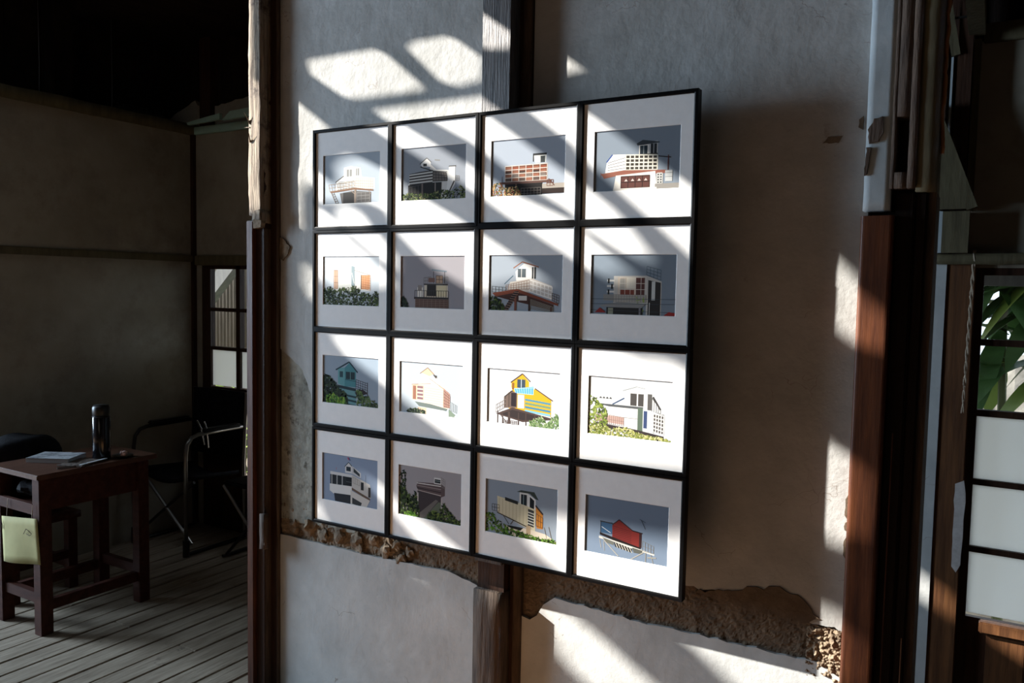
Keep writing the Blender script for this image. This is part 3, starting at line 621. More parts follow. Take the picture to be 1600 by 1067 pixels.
def a21():
    a=Art('#9aa3ad'); W='#e6e2dd'
    a.poly([(.37,.30),(.48,.16),(.62,.20),(.62,.48),(.38,.46)],W).line((.34,.24),(.46,.13),.02,'#8a5c48').line((.46,.13),(.68,.22),.022,'#8a5c48').rect(.40,.25,.51,.40,'#525b60').line((.45,.25),(.45,.40),.01,W).rect(.59,.22,.645,.42,'#2b2c2d').line((.615,.22),(.615,.42),.01,W)
    a.line((.22,.52),(.34,.37),.018,'#4f6474').poly([(.30,.48),(.60,.42),(.86,.54),(.86,.78),(.58,.66),(.26,.62)],'#cfc6bc').grid([(.56,.44),(.86,.56),(.86,.76),(.56,.64)],6,3,.018,'#f0ece6').grid([(.24,.54),(.56,.44),(.56,.60),(.24,.62)],9,3,.007,'#8a6a58')
    a.grid([(.05,.56),(.24,.58),(.24,.68),(.05,.66)],4,2,.008,'#55595a').poly([(.05,.68),(.40,.60),(.94,.84),(.94,.88),(.40,.66),(.10,.74)],'#7e4330').poly([(.10,.74),(.40,.66),(.88,.86),(.88,.96),(.60,.88),(.30,.80)],'#4a2e26')
    a.grid([(.58,.78),(.88,.90),(.88,1),(.58,.94)],1,8,.01,'#7c7468').grid([(.86,.66),(.95,.70),(.95,.84),(.86,.78)],3,3,.008,'#54423a')
    a.rect(.36,.70,.39,1,'#7a4a3a').rect(.55,.80,.575,1,'#3b2621').rect(.84,.90,.86,1,'#5a3a30').poly([(.20,1),(.36,.64),(.42,.64),(.26,1)],'#2c2422')
    for i in range(9): a.line((.21+i*.018,.96-i*.038),(.28+i*.018,.97-i*.038),.014,'#8a6a5c')
    a.rect(.42,.72,.53,.80,'#d8d0c8').leaves([(0,.76),(.06,.72),(.16,.80),(.22,.94)],150,GD+GR,.05)
    return a
def a31():
    a=Art('#7c8894')
    a.grid([(.66,.20),(.82,.26),(.82,.42),(.66,.34)],4,3,.008,'#4c5c66').poly([(.28,.36),(.66,.35),(.83,.44),(.83,1),(.66,1),(.66,.80),(.28,.80)],'#bdb9b2').rect(.33,.38,.64,.66,'#c9b9a8')
    a.rect(.35,.40,.42,.64,'#a7a39a').rect(.43,.38,.54,.56,'#ddd6c6').rect(.54,.38,.64,.66,'#5a3a36').rect(.36,.58,.52,.68,'#7a4034').grid([(.35,.38),(.66,.38),(.66,.67),(.35,.67)],5,3,.007,'#d8d0c4').poly([(.68,.42),(.82,.46),(.82,1),(.68,1)],'#33302f').rect(.72,.44,.76,.74,'#c9cac6')
    for i in range(4): a.rect(.20,.42+i*.09,.29,.45+i*.09,'#d8d6d0').rect(.21+.04*(i%2),.40+i*.09,.23+.04*(i%2),.48+i*.09,'#2b2b2b')
    a.rect(.16,.66,.30,.76,'#8b8a86').rect(.28,.66,.66,.78,'#a8a49c').grid([(.28,.66),(.66,.66),(.66,.78),(.28,.78)],12,4,.005,'#77736d').leaves([(.55,.62),(.6,.58),(.64,.64)],14,['#8aa05a'],.04)
    a.poly([(.12,.84),(.34,.78),(.66,.80),(.60,.88),(.14,.86)],'#8a8a88').rect(.20,.87,.62,1,'#2e2c2b').rect(.22,.88,.28,1,'#8c8f7c').rect(.58,.86,.60,1,'#77757a').line((0,.74),(1,.72),.006,'#3e474e').line((0,.82),(1,.80),.006,'#3e474e').line((0,.92),(1,.93),.006,'#3e474e')
    a.poly([(.06,.96),(.12,.88),(.2,.96)],'#8c2f2c').poly([(.84,1),(.92,.92),(1,.94),(1,1)],'#9c3430').line((.70,.78),(.70,1),.014,'#b8b8b4')
    return a
def a02():
    a=Art('#9aa9b8'); TQ='#4c8890'
    a.poly([(.28,.26),(.40,.24),(.40,.62),(.28,.58)],'#67a0a4').poly([(.40,.24),(.48,.14),(.60,.30),(.60,.62),(.40,.62)],TQ).line((.24,.30),(.48,.12),.03,'#243b45').line((.48,.12),(.63,.32),.03,'#243b45').rect(.31,.32,.37,.44,'#2c4a52').rect(.42,.32,.58,.47,'#1e333a').line((.50,.32),(.50,.47),.01,'#7fb0b0').line((.41,.48),(.60,.50),.012,'#2a4a50')
    a.poly([(.28,.60),(.60,.64),(.60,.70),(.28,.66)],'#22343a').poly([(.30,.66),(.60,.70),(.60,1),(.36,1)],'#69979c')
    for i in range(3): a.poly([(.33,.76+i*.09),(.61,.80+i*.09),(.61,.84+i*.09),(.33,.80+i*.09)],'#1f3a40')
    a.poly([(.58,.72),(.72,.64),(.80,.72),(.62,.80)],'#2a2024').grid([(.60,.46),(.80,.52),(.80,.70),(.60,.64)],5,4,.01,'#3a2e34').line((.80,.50),(.80,1),.016,'#2e2428').line((.72,.70),(.72,1),.012,'#2e2428').line((.60,.80),(.80,.72),.014,'#2e2428')
    a.leaves([(0,.44),(.08,.42),(.2,.52),(.3,.66),(.42,.76),(.45,.9)],600,GD+['#1a2a1c','#243a22'],.06).leaves([(.08,.84),(.2,.78),(.3,.86),(.36,.84),(.42,.9)],130,GB+['#8aa83a'],.06)
    a.leaves([(.6,.66),(.66,.62),(.72,.78),(.82,.78),(.86,.9)],110,['#4f6a34','#31452a','#6a8048'],.05).leaves([(.86,.88),(.92,.84),(1,.94)],40,['#4a5a34','#2c3a22'],.05)
    return a
def a12():
    a=Art('#b9c3cb'); W='#ecdcc6'
    a.poly([(.22,.46),(.38,.40),(.62,.34),(.74,.50),(.78,.54),(.78,.86),(.58,.80),(.22,.74)],W).poly([(.30,.44),(.38,.20),(.62,.30),(.62,.44)],'#f4f2ee').poly([(.34,.20),(.45,.10),(.55,.20),(.48,.26)],'#e6c9a4').line((.33,.22),(.45,.10),.014,'#8a6a54').line((.45,.10),(.60,.28),.014,'#8a6a54').poly([(.53,.22),(.60,.24),(.58,.30)],'#4a433e').line((.20,.44),(.50,.40),.014,'#a8866c').line((.48,.30),(.78,.54),.012,'#a0826c')
    for i in range(7): a.line((.40,.48+i*.045),(.70,.50+i*.045),.005,'#c8aa90')
    a.rect(.21,.44,.39,.72,'#d8c2a8').rect(.22,.46,.27,.72,'#9a6a58')
    for j in range(4): a.rect(.29,.46+j*.07,.38,.50+j*.07,'#8a6a72').line((.29,.52+j*.07),(.38,.52+j*.07),.01,'#f0e6dc')
    a.poly([(.70,.46),(.80,.56),(.80,.82),(.70,.82)],'#b08a7c').grid([(.70,.50),(.80,.60),(.80,.82),(.70,.80)],4,5,.008,'#6a4c46').poly([(.25,.76),(.50,.78),(.76,.84),(.74,.88),(.32,.84)],'#6f7a76').poly([(.36,.86),(.70,.88),(.90,.96),(.90,1),(.30,1)],'#e8e6e2').poly([(.78,.84),(.88,.94),(.86,1),(.78,1)],'#7c8c7c').grid([(.80,.70),(.90,.76),(.90,.90),(.80,.86)],4,1,.008,'#8b8f90')
    a.rect(.30,.86,.44,1,'#d8bfa6').leaves([(.14,.94),(.2,.9),(.3,.9),(.42,.93)],90,['#4a5648','#2e382c','#6a7a5a'],.05)
    return a
def a22():
    a=Art('#d3d6da'); Y='#dba526'
    a.poly([(.34,.32),(.34,.22),(.49,.08),(.58,.20),(.58,.40),(.36,.40)],Y).line((.33,.24),(.49,.07),.022,'#4c3a30').line((.49,.07),(.60,.20),.02,'#5a4436').rect(.42,.17,.53,.32,'#3c4a58').line((.475,.17),(.475,.32),.012,'#cfd6dc').rect(.35,.24,.38,.36,'#8a5c2c')
    a.poly([(.66,.32),(.88,.48),(.88,.78),(.52,.72),(.30,.70),(.30,.42),(.52,.38)],Y).line((.66,.31),(.90,.50),.02,'#5c4a3a').poly([(.38,.34),(.64,.28),(.64,.42),(.40,.42)],'#5fa8cf').grid([(.38,.34),(.64,.30),(.64,.42),(.40,.42)],8,1,.008,'#bfe0ee')
    for i in range(4): a.poly([(.53,.50+i*.065),(.87,.54+i*.065),(.87,.575+i*.065),(.53,.535+i*.065)],['#4f8aa0','#6b8f78','#3f7f9c','#78b4cc'][i])
    a.poly([(.24,.50),(.34,.38),(.42,.42),(.42,.68),(.24,.70)],'#6b5a52').rect(.34,.42,.41,.66,'#2a2226').rect(.43,.44,.52,.68,'#dcd5cb').line((.25,.50),(.36,.38),.018,'#3c3430').line((.26,.48),(.26,.70),.012,'#3c3430').line((.31,.44),(.31,.68),.012,'#3c3430')
    a.grid([(.13,.66),(.27,.54),(.27,.68),(.13,.80)],6,2,.006,'#8a7c74').poly([(.13,.82),(.36,.68),(.88,.80),(.88,.83),(.50,.92),(.20,.84)],'#4c3c38').poly([(.20,.82),(.36,.72),(.84,.82),(.50,.89)],'#332a2a')
    for (u,w_) in ((.15,.012),(.22,.012),(.30,.03),(.44,.012),(.54,.012),(.66,.014)): a.rect(u,.76,u+w_,1,'#4a3c38')
    a.line((.20,.84),(.30,.98),.012,'#5a4a44').grid([(.24,.92),(.44,.92),(.44,1),(.24,1)],8,3,.007,'#5a4640').leaves([(.6,.90),(.68,.84),(.76,.78),(.82,.92),(.88,.82),(.93,.68),(.97,.74),(1,.86)],260,['#6d8a58','#8aa070','#4f6a3c','#a4b48a'],.04)
    return a
def a32():
    a=Art('#d0d2d3'); 
    a.line((.42,.22),(.58,.14),.012,'#8f9392').line((.58,.14),(.68,.16),.008,'#8f9392').rect(.49,.24,.68,.45,'#ecebe8').rect(.51,.25,.585,.45,'#4a4745').rect(.60,.25,.665,.45,'#4a4745').line((.30,.46),(.44,.34),.02,'#33496a').rect(.71,.24,.76,.50,'#5a5856').line((.77,.28),(.86,.48),.03,'#3a3838').grid([(.76,.30),(.86,.48),(.86,.54),(.76,.52)],4,1,.008,'#55524f')
    a.poly([(.08,.46),(.66,.46),(.66,.50),(.26,.50)],'#55585a').poly([(.24,.50),(.60,.50),(.60,.84),(.24,.78)],'#e6e4e0').line((.26,.66),(.60,.66),.01,'#8a8784').rect(.60,.48,.66,.86,'#5b6a5c').poly([(.66,.48),(.90,.56),(.90,.88),(.66,.84)],'#c8ccd0').rect(.67,.52,.71,.80,'#3c4a70').rect(.72,.52,.77,.86,'#dfe2e4')
    a.rect(.78,.55,.90,.86,'#4c4846').grid([(.78,.55),(.90,.57),(.90,.88),(.78,.84)],4,5,.018,'#d8d6d2').poly([(.10,.64),(.44,.66),(.44,.78),(.10,.76)],'#b89a90').grid([(.10,.62),(.44,.66),(.44,.80),(.10,.78)],14,2,.005,'#8a7068').poly([(.10,.78),(.60,.84),(.90,.90),(.90,.94),(.10,.84)],'#3a3232')
    for i in range(4): a.poly([(.14+i*.04,.37),(.155+i*.04,.34),(.17+i*.04,.37)],'#4a4a4a')
    a.leaves([(0,.36),(.06,.34),(.14,.44),(.22,.52),(.24,.60)],170,['#7a8a3c','#5a6a2c','#9aa85a','#3c4a22'],.05).leaves([(0,.72),(.05,.80),(.3,.86),(.45,.80),(.6,.90),(.9,.93),(1,.98)],420,['#8a9048','#b0b06c','#6a7434','#c8c490'],.04)
    return a
def a03():
    a=Art('#8c9cb4'); W='#d6d6d6'
    a.poly([(.42,.24),(.48,.15),(.54,.22),(.54,.36),(.42,.36)],W).line((.41,.24),(.48,.14),.014,'#2f3a3c').line((.48,.14),(.56,.23),.014,'#2f3a3c').rect(.44,.23,.52,.32,'#27323a').poly([(.54,.20),(.70,.32),(.70,.42),(.54,.36)],'#c2c4c6').poly([(.57,.24),(.68,.34),(.68,.40),(.57,.32)],'#2b3338')
    a.rect(.15,.38,.54,.44,W).rect(.15,.44,.54,.64,'#23262a')
    for i in range(4): a.rect(.17+i*.095,.44,.175+i*.095+.012,.64,'#a8aaaa')
    a.rect(.44,.44,.53,.64,'#191b1e').line((.44,.54),(.53,.54),.01,'#5a5e60').poly([(.14,.64),(.54,.62),(.54,.80),(.22,.84),(.14,.78)],'#e2e2e0').poly([(.54,.38),(.86,.52),(.88,.80),(.54,.66)],'#c6c3be').rect(.70,.50,.75,.66,'#2a2a2a').rect(.83,.58,.87,.78,'#3a3634').poly([(.54,.64),(.86,.80),(.86,.85),(.54,.69)],'#6a5648').leaves([(.6,.70),(.7,.72),(.74,.74)],18,['#4a5a3a'],.04)
    a.grid([(.56,.42),(.68,.48),(.68,.58),(.56,.54)],3,1,.008,'#99968f').poly([(.22,.82),(.54,.80),(.54,.98),(.24,.98)],'#2c2e34').poly([(.52,.70),(.86,.84),(.80,1),(.52,1)],'#d2cec8').poly([(.55,.84),(.72,.92),(.70,1),(.55,.97)],'#3c3e40').line((.78,.34),(.78,.52),.006,'#6a6c6e').line((.26,.28),(.26,.33),.006,'#c03a4a').line((.465,.04),(.485,.09),.02,'#c02a44').line((.49,.05),(.51,.10),.018,'#3a4a8a')
    return a
def a13():
    a=Art('#a29da0')
    a.poly([(.31,.30),(.68,.26),(.74,.32),(.74,.48),(.68,.52),(.32,.46),(.29,.38)],'#5b4c4c')
    for i in range(4): a.line((.30,.32+i*.045),(.68,.31+i*.06),.016,['#d8d4d2','#8a7c7a','#2e2426','#b0a4a0'][i])
    a.rect(.57,.16,.68,.28,'#d2d0ce').rect(.58,.19,.67,.26,'#2a2e30').line((.585,.22),(.67,.22),.01,'#8a9090').grid([(.68,.14),(.74,.18),(.74,.34),(.68,.32)],2,4,.007,'#7c7674').poly([(.31,.46),(.68,.50),(.68,1),(.31,1)],'#3f3638').poly([(.32,.92),(.60,.58),(.64,.60),(.40,1),(.32,1)],'#6a6460').poly([(.40,1),(.64,.62),(.68,.62),(.68,1)],'#5f6656').rect(.68,.54,.70,.80,'#b4aca8').rect(.31,.50,.325,.92,'#c8c0bc')
    a.leaves([(0,.30),(.03,.16),(.08,.08),(.13,.16),(.14,.32),(.12,.40)],120,GD+['#1a1f18'],.05).leaves([(0,.46),(.08,.40),(.16,.56),(.22,.60),(.28,.50),(.30,.62),(.34,.9)],380,GD+GR,.06).leaves([(.1,.92),(.2,.88),(.3,.94)],60,GB,.05)
    a.leaves([(.48,.90),(.56,.80),(.66,.84),(.70,.62),(.74,.66),(.80,.76),(.86,.80),(.92,.92),(.98,.90)],420,GD+GR,.05)
    return a
def a23():
    a=Art('#8f9aa6'); Cc='#cfc6a8'
    a.rect(.48,.16,.60,.44,'#d4d4ce').poly([(.44,.17),(.50,.13),(.68,.13),(.74,.26),(.70,.25),(.62,.17)],'#3a423c').poly([(.60,.18),(.70,.26),(.70,.46),(.60,.44)],'#e2e2de').rect(.50,.20,.58,.42,'#20282c').line((.535,.20),(.535,.42),.01,'#9aa').poly([(.62,.22),(.68,.28),(.68,.44),(.62,.42)],'#1e2224')
    a.poly([(.17,.30),(.60,.40),(.70,.44),(.70,.84),(.60,.80),(.18,.60)],Cc)
    for i in range(9): a.line((.20+i*.048,.33+i*.012),(.20+i*.048,.62+i*.02),.006,'#9a9276')
    a.poly([(.28,.30),(.46,.34),(.46,.40),(.28,.36)],'#2a2a28').poly([(.60,.44),(.68,.46),(.68,.76),(.60,.74)],'#3a3c3a')
    for j in range(5): a.line((.60,.50+j*.05),(.68,.52+j*.05),.016,'#d8d6cc')
    a.poly([(.70,.36),(.80,.48),(.80,.76),(.72,.76)],'#c07c30').line((.70,.36),(.80,.50),.03,'#3a3230').grid([(.71,.50),(.80,.56),(.80,.74),(.71,.72)],3,2,.01,'#6a4426').grid([(.10,.46),(.20,.46),(.20,.58),(.10,.58)],3,2,.008,'#4a4644').line((.17,.60),(.62,.78),.02,'#4a4238').line((.26,.64),(.34,.78),.01,'#4a4238').line((.40,.70),(.36,.78),.01,'#4a4238')
    a.poly([(.30,.80),(.60,.80),(.84,.84),(.98,.94),(.9,1),(.4,1)],'#ddd0bc').rect(.58,.74,.64,.90,'#b09a7c').line((.82,.72),(.86,.92),.01,'#6a6258').line((.88,.70),(.92,.90),.01,'#6a6258').poly([(.30,.80),(.54,.80),(.5,.86),(.36,.84)],'#1c1a18')
    a.leaves([(0,.66),(.06,.60),(.14,.66),(.22,.76),(.4,.86),(.6,.90),(.8,.94),(.95,.92),(1,.96)],420,GB+GR,.045)
    return a
def a33():
    a=Art('#76869a'); Rd='#7c2c28'
    a.poly([(.34,.44),(.42,.36),(.58,.50),(.69,.52),(.69,.76),(.34,.72)],Rd)
    for i in range(8): a.line((.35,.48+i*.03),(.57,.52+i*.03),.007,'#4a1e20')
    a.line((.34,.46),(.42,.355),.016,'#3a2426').line((.42,.355),(.58,.50),.018,'#3a2426').line((.58,.50),(.70,.52),.018,'#2a1c1e').rect(.66,.52,.69,.76,'#3a2222').poly([(.20,.44),(.34,.42),(.34,.62),(.20,.62)],'#3c5c7c').line((.19,.43),(.36,.44),.018,'#3a3a3c').line((.20,.44),(.20,.64),.012,'#2a2c2e').line((.21,.52),(.32,.60),.01,'#cdd4d8')
    a.poly([(.19,.62),(.68,.76),(.68,.82),(.19,.66)],'#241c1c').poly([(.18,.68),(.84,.82),(.84,.85),(.18,.72)],'#cfcdc6').poly([(.36,.74),(.58,.80),(.58,.87),(.38,.82)],'#2b2b28')
    for i in range(6): a.line((.38+i*.034,.75+i*.008),(.41+i*.034,.83+i*.008),.012,'#c8c4b8')
    a.poly([(.22,.70),(.36,.74),(.36,.80),(.28,.78)],'#6b6c64').poly([(.58,.78),(.70,.80),(.70,.86),(.60,.86)],'#5a5c56').grid([(.70,.64),(.83,.70),(.83,.82),(.70,.80)],4,2,.007,'#77736c')
    a.line((.24,.74),(.42,.97),.014,'#aaa69c').line((.19,.74),(.21,.88),.01,'#aaa69c').line((.24,.76),(.25,.92),.008,'#aaa69c').line((.72,.82),(.56,.99),.014,'#aaa69c').line((.74,.82),(.74,.99),.012,'#8f8c84').line((.80,.84),(.83,.99),.01,'#8f8c84').line((.76,.90),(.86,.88),.02,'#9a968c').line((.68,.30),(.73,.44),.008,'#2e3640').line((.66,.29),(.73,.33),.006,'#2e3640')
    return a
ARTS = {(0,0):(a00,'white rooftop house on a railed deck, two small windows'),(1,0):(a10,'striped grey rooftop hut above dark bushes'),(2,0):(a20,'brown glass-fronted rooftop room with orange weeds below'),(3,0):(a30,'white gridded rooftop room on a block, beside a water tank'),
 (0,1):(a01,'cream boarded house with orange shutters above a dark hedge'),(1,1):(a11,'stepped brick rooftop tower with railings and thin canopy'),(2,1):(a21,'white gabled lookout on a rusty deck with outside stairs'),(3,1):(a31,'rooftop room with brown and cream panels and overhead wires'),
 (0,2):(a02,'turquoise watchtower hut rising from dark trees'),(1,2):(a12,'pale peach boarded house with louvred corner windows'),(2,2):(a22,'yellow and blue striped house on dark stilts'),(3,2):(a32,'low white house with black double doors behind yellow weeds'),
 (0,3):(a03,'white stepped building under two tiny flags'),(1,3):(a13,'dark overhanging tower between palms and shrubs'),(2,3):(a23,'cream clad cabin on green bushes with orange side'),(3,3):(a33,'red barn-like hut on a thin stilt platform')}
rowname = ['top','second','third','bottom']
def frame_at(c, r):
    rj = random.Random(c*7+r)
    x0 = c*U; zt = T-r*HH+rj.uniform(-.001,.001); x1 = x0+U-.0008; zb = zt-HH+.0012
    fn, desc = ARTS[(c,r)]
    y0 = rj.uniform(-.001,.001)
    t = thing('picture_frame', (x0+U/2, y0+TF, zb), 'black-framed photo of '+desc, 'picture', 'framed photographs on the wall')
    pro = [(0,0),(RW*.7,0),(RW,.002),(RW,TF),(0,TF)]        # (inwards, depth)
    cor = [(x0,zt,1,-1),(x1,zt,-1,-1),(x1,zb,-1,1),(x0,zb,1,1)]
    for k in range(4):
        a = cor[k]; b_ = cor[(k+1)%4]; vs = []
        for q in (a,b_):
            for (i,d) in pro: vs.append((q[0]+q[2]*i, y0+d, q[1]+q[3]*i))
        n = len(pro)
        obj('rail', MB().add(vs, [tuple(range(n)),tuple(range(2*n-1,n-1,-1))]+[(i,(i+1)%n,(i+1)%n+n,i+n) for i in range(n)]), 'frame', t)
    # mat with its bevelled window
    a,b_,c_,d = x0+RW*.9,x1-RW*.9,zb+RW*.9,zt-RW*.9
    u0,u1 = x0+.129*U, x0+.865*U; v1,v0 = zt-.257*HH, zt-.745*HH
    ym = y0+.006; yi = ym+.0016; bv = .0014
    O = [(a,d),(b_,d),(b_,c_),(a,c_)]; I = [(u0,v1),(u1,v1),(u1,v0),(u0,v0)]; J = [(u0+bv,v1-bv),(u1-bv,v1-bv),(u1-bv,v0+bv),(u0+bv,v0+bv)]
    vs = [(x,ym,z) for x,z in O]+[(x,ym,z) for x,z in I]+[(x,yi,z) for x,z in J]
    obj('mat_board', MB().add(vs,[(i,(i+1)%4,(i+1)%4+4,i+4) for i in range(4)]+[(i+4,(i+1)%4+4,(i+1)%4+8,i+8) for i in range(4)]), 'mat', t)
    fn().build(u0-.002, v1+.002, u1-u0+.004, v1-v0+.004, yi+.0014, t)
    obj('backing_board', B(a,b_,y0+.012,y0+.015,c_,d), 'backing', t)
for r in range(4):
    for c in range(4): frame_at(c, r)

use_world()
# ------------------------------------------------------------------ desk and what is on it
d = thing('school_desk', (-1.13,-.33,0), 'small red-brown wooden desk with open shelf and low stretchers', 'desk')
obj('desk_top', B(-1.325,-.945,-.605,-.045,.668,.69), 'desk_top', d, bevel=.003)
legs = ((-.985,-.565),(-.975,-.115),(-1.285,-.115),(-1.285,-.565))
for (x,y) in legs: obj('leg', B(x-.026,x+.026,y-.026,y+.026,0,.668), 'desk', d, bevel=.002)
obj('side_apron', B(-.985,-.968,-.54,-.14,.53,.668), 'desk', d)
obj('side_apron', B(-1.302,-1.285,-.54,-.14,.53,.668), 'desk', d)
obj('back_apron', B(-1.26,-1.0,-.12,-.10,.53,.668), 'desk', d)
obj('shelf', B(-1.26,-1.0,-.585,-.13,.53,.545), 'desk', d)
obj('shelf_lip', B(-1.26,-1.01,-.592,-.575,.515,.56), 'desk', d)
obj('stretcher', B(-.997,-.967,-.54,-.14,.10,.145), 'desk', d, bevel=.002)
obj('stretcher', B(-1.30,-1.27,-.54,-.14,.10,.145), 'desk', d, bevel=.002)
obj('stretcher', B(-1.26,-1.01,-.13,-.10,.13,.175), 'desk', d, bevel=.002)
obj('stretcher', B(-1.26,-1.01,-.58,-.55,.13,.175), 'desk', d, bevel=.002)
t = thing('thermos_flask', (-1.05,-.255,.69), 'tall black vacuum flask standing on the small desk', 'flask')
obj('body', MB().lathe((-1.05,-.255,.69),[(.036,0),(.038,.004),(.038,.19),(.034,.197)],28), 'black', t, smooth=True)
obj('cap', MB().lathe((-1.05,-.255,.69),[(.0345,.197),(.037,.20),(.037,.235),(.031,.246),(.0,.248)][:4],28), 'black_plastic', t, smooth=True)
obj('rim', MB().lathe((-1.05,-.255,.69),[(.0383,.192),(.0383,.1950)],28), 'metal_dark', t, smooth=True)
def slab(cx,cy,z,wx,wy,h,ang,mt,name,parent):
    ca,sa=math.cos(ang),math.sin(ang)
    P=[(cx+ca*a-sa*b_,cy+sa*a+ca*b_) for a,b_ in ((-wx,-wy),(wx,-wy),(wx,wy),(-wx,wy))]
    return obj(name, MB().add([(x,y,z) for x,y in P]+[(x,y,z+h) for x,y in P],[(3,2,1,0),(4,5,6,7),(0,1,5,4),(1,2,6,5),(2,3,7,6),(3,0,4,7)]), mt, parent)
t = thing('magazine', (-1.19,-.385,.69), 'thick grey magazine lying at the left end of the desk', 'magazine')
slab(-1.185,-.385,.6905,.095,.07,.018,.5,'paper_white','pages',t); slab(-1.185,-.385,.7087,.096,.071,.0015,.5,'paper_print','cover',t)
t = thing('booklet', (-1.02,-.37,.69), 'thin dark booklet lying in front of the black flask', 'booklet')
slab(-1.03,-.365,.6905,.06,.075,.005,.35,'wood_rough','pages',t)
t = thing('clear_ruler', (-.99,-.32,.69), 'narrow pale ruler lying beside the flask', 'ruler')
slab(-.985,-.335,.6962,.006,.075,.003,.25,'paper_white','blade',t)
t = thing('pencil', (-.985,-.42,.69), 'thin grey pencil lying near the desk edge', 'pencil')
obj('shaft', MB().tube([(-1.0,-.49,.694),(-.972,-.40,.694)],.0035,6),'metal',t)
t = thing('small_dish', (-1.0,-.185,.69), 'small dark dish holding sweets at the far end of the desk', 'dish')
obj('dish_body', MB().lathe((-1.0,-.185,.6905),[(.03,0),(.045,.009),(.048,.011)],20), 'black_plastic', t)
for i,(dx,dy) in enumerate(((.006,.006),(.022,-.012),(-.016,.010))):
    t = thing('wrapped_sweet', (-1.0+dx,-.185+dy,.701), ('pale pink wrapped sweet, topmost in the dish','pink wrapped sweet at the near side of the dish','brownish wrapped sweet at the far side of the dish')[i], 'sweet', 'sweets in the dish')
    b=bmesh.new(); bmesh.ops.create_icosphere(b,subdivisions=1,radius=.012)
    for v in b.verts: v.co.x*=1.4; v.co*=1+.2*noise.noise(v.co*90+Vector((i,0,0)))
    me=bpy.data.meshes.new('wrapper'); b.to_mesh(me); b.free(); me.materials.append(M['pink' if i<2 else 'wood_red']); o=bpy.data.objects.new('wrapper',me); COL.objects.link(o); o.parent=t; o.location=(0,0,.008)
t = thing('yellow_paper_sheet', (-1.09,-.60,.28), 'yellow sheet of paper hanging from strings on the desk front', 'paper')
vs=[];fs=[];nx_=10
for j in range(7):
    for i in range(nx_+1):
        X=-1.228+.272*i/nx_+.010*j/6*(1 if i==0 else .3); Z=(.478+(.030)*i/nx_)-(.197)*j/6
        vs.append((X,-.602-.010*math.sin(i*.5)*(j/6),Z))
for j in range(6):
    for i in range(nx_): fs.append((j*(nx_+1)+i,j*(nx_+1)+i+1,(j+1)*(nx_+1)+i+1,(j+1)*(nx_+1)+i))
o=obj('sheet', MB().add(vs,fs), 'paper', t, smooth=True); md=o.modifiers.new('s','SOLIDIFY'); md.thickness=.0006
obj('pen_mark', MB().tube([(-1.225,-.606,.46),(-1.215,-.606,.44),(-1.213,-.606,.425)],.0012,4), 'wood_dark', t)
obj('pen_mark', MB().tube([(-1.05,-.608,.43),(-1.03,-.608,.455),(-1.012,-.608,.45),(-.99,-.607,.44),(-1.005,-.608,.43),(-1.03,-.608,.435)],.0012,4), 'wood_dark', t)
for x in (-1.19,-1.0): obj('string', MB().tube([(x,-.601,.485),(x+.004,-.598,.56)],.001,4), 'rope', t)
t = thing('cloth_bundle', (-1.13,-.45,.545), 'dark bundle pushed into the open shelf of the desk', 'bundle')
b=bmesh.new(); bmesh.ops.create_uvsphere(b,u_segments=20,v_segments=12,radius=1)
for v in b.verts:
    v.co=Vector((v.co.x*.105,v.co.y*.12,v.co.z*.045)); v.co*=1+.25*noise.noise(v.co*22)
me=bpy.data.meshes.new('bundle'); b.to_mesh(me); b.free(); me.materials.append(M['black_cloth']); o=bpy.data.objects.new('bundle',me); COL.objects.link(o); o.parent=t; o.location=(0,0,.052)
t['label']='dark cloth bundle pushed into the open shelf of the desk'

# stool behind the desk and the bag on it
s = thing('wooden_stool', (-1.55,-.32,0), 'low dark red wooden stool behind the desk', 'stool')
rough((-1.70,-1.385,-.50,-.155,.345,.375),'desk','seat',s,(6,6,1),.002,12)
for (x,y) in ((-1.415,-.19),(-1.665,-.19),(-1.415,-.465),(-1.665,-.465)): obj('leg', B(x-.022,x+.022,y-.022,y+.022,0,.345),'desk',s,bevel=.002)
for (a) in ((-1.43,-1.40,-.445,-.21,.15,.19),(-1.68,-1.65,-.445,-.21,.15,.19),(-1.645,-1.435,-.205,-.175,.10,.14),(-1.645,-1.435,-.48,-.45,.10,.14)): obj('stretcher', B(*a),'desk',s)
t = thing('black_rucksack', (-1.54,-.36,.375), 'slumped black bag on the stool behind the desk', 'bag')
b=bmesh.new(); bmesh.ops.create_uvsphere(b,u_segments=28,v_segments=18,radius=1)
for v in b.verts:
    c=v.co; e=lambda q:math.copysign(abs(q)**.6,q)
    v.co=Vector((e(c.x)*.13,e(c.y)*.175,e(c.z)*.195)); v.co.z+=.03*noise.noise(Vector((v.co.y*7,3,v.co.x*5))); v.co*=1+.07*noise.noise(v.co*9)
    v.co.z = max(v.co.z, -.185)
me=bpy.data.meshes.new('bag_body'); b.to_mesh(me); b.free(); me.materials.append(M['black_cloth']); me.polygons.foreach_set('use_smooth',[True]*len(me.polygons))
o=bpy.data.objects.new('bag_body',me); COL.objects.link(o); o.parent=t; o.location=(0,0,.188)
obj('strap', MB().tube([(-1.42,-.46,.60),(-1.395,-.44,.52),(-1.40,-.40,.44),(-1.42,-.38,.40)],.008,6),'black_plastic',t)

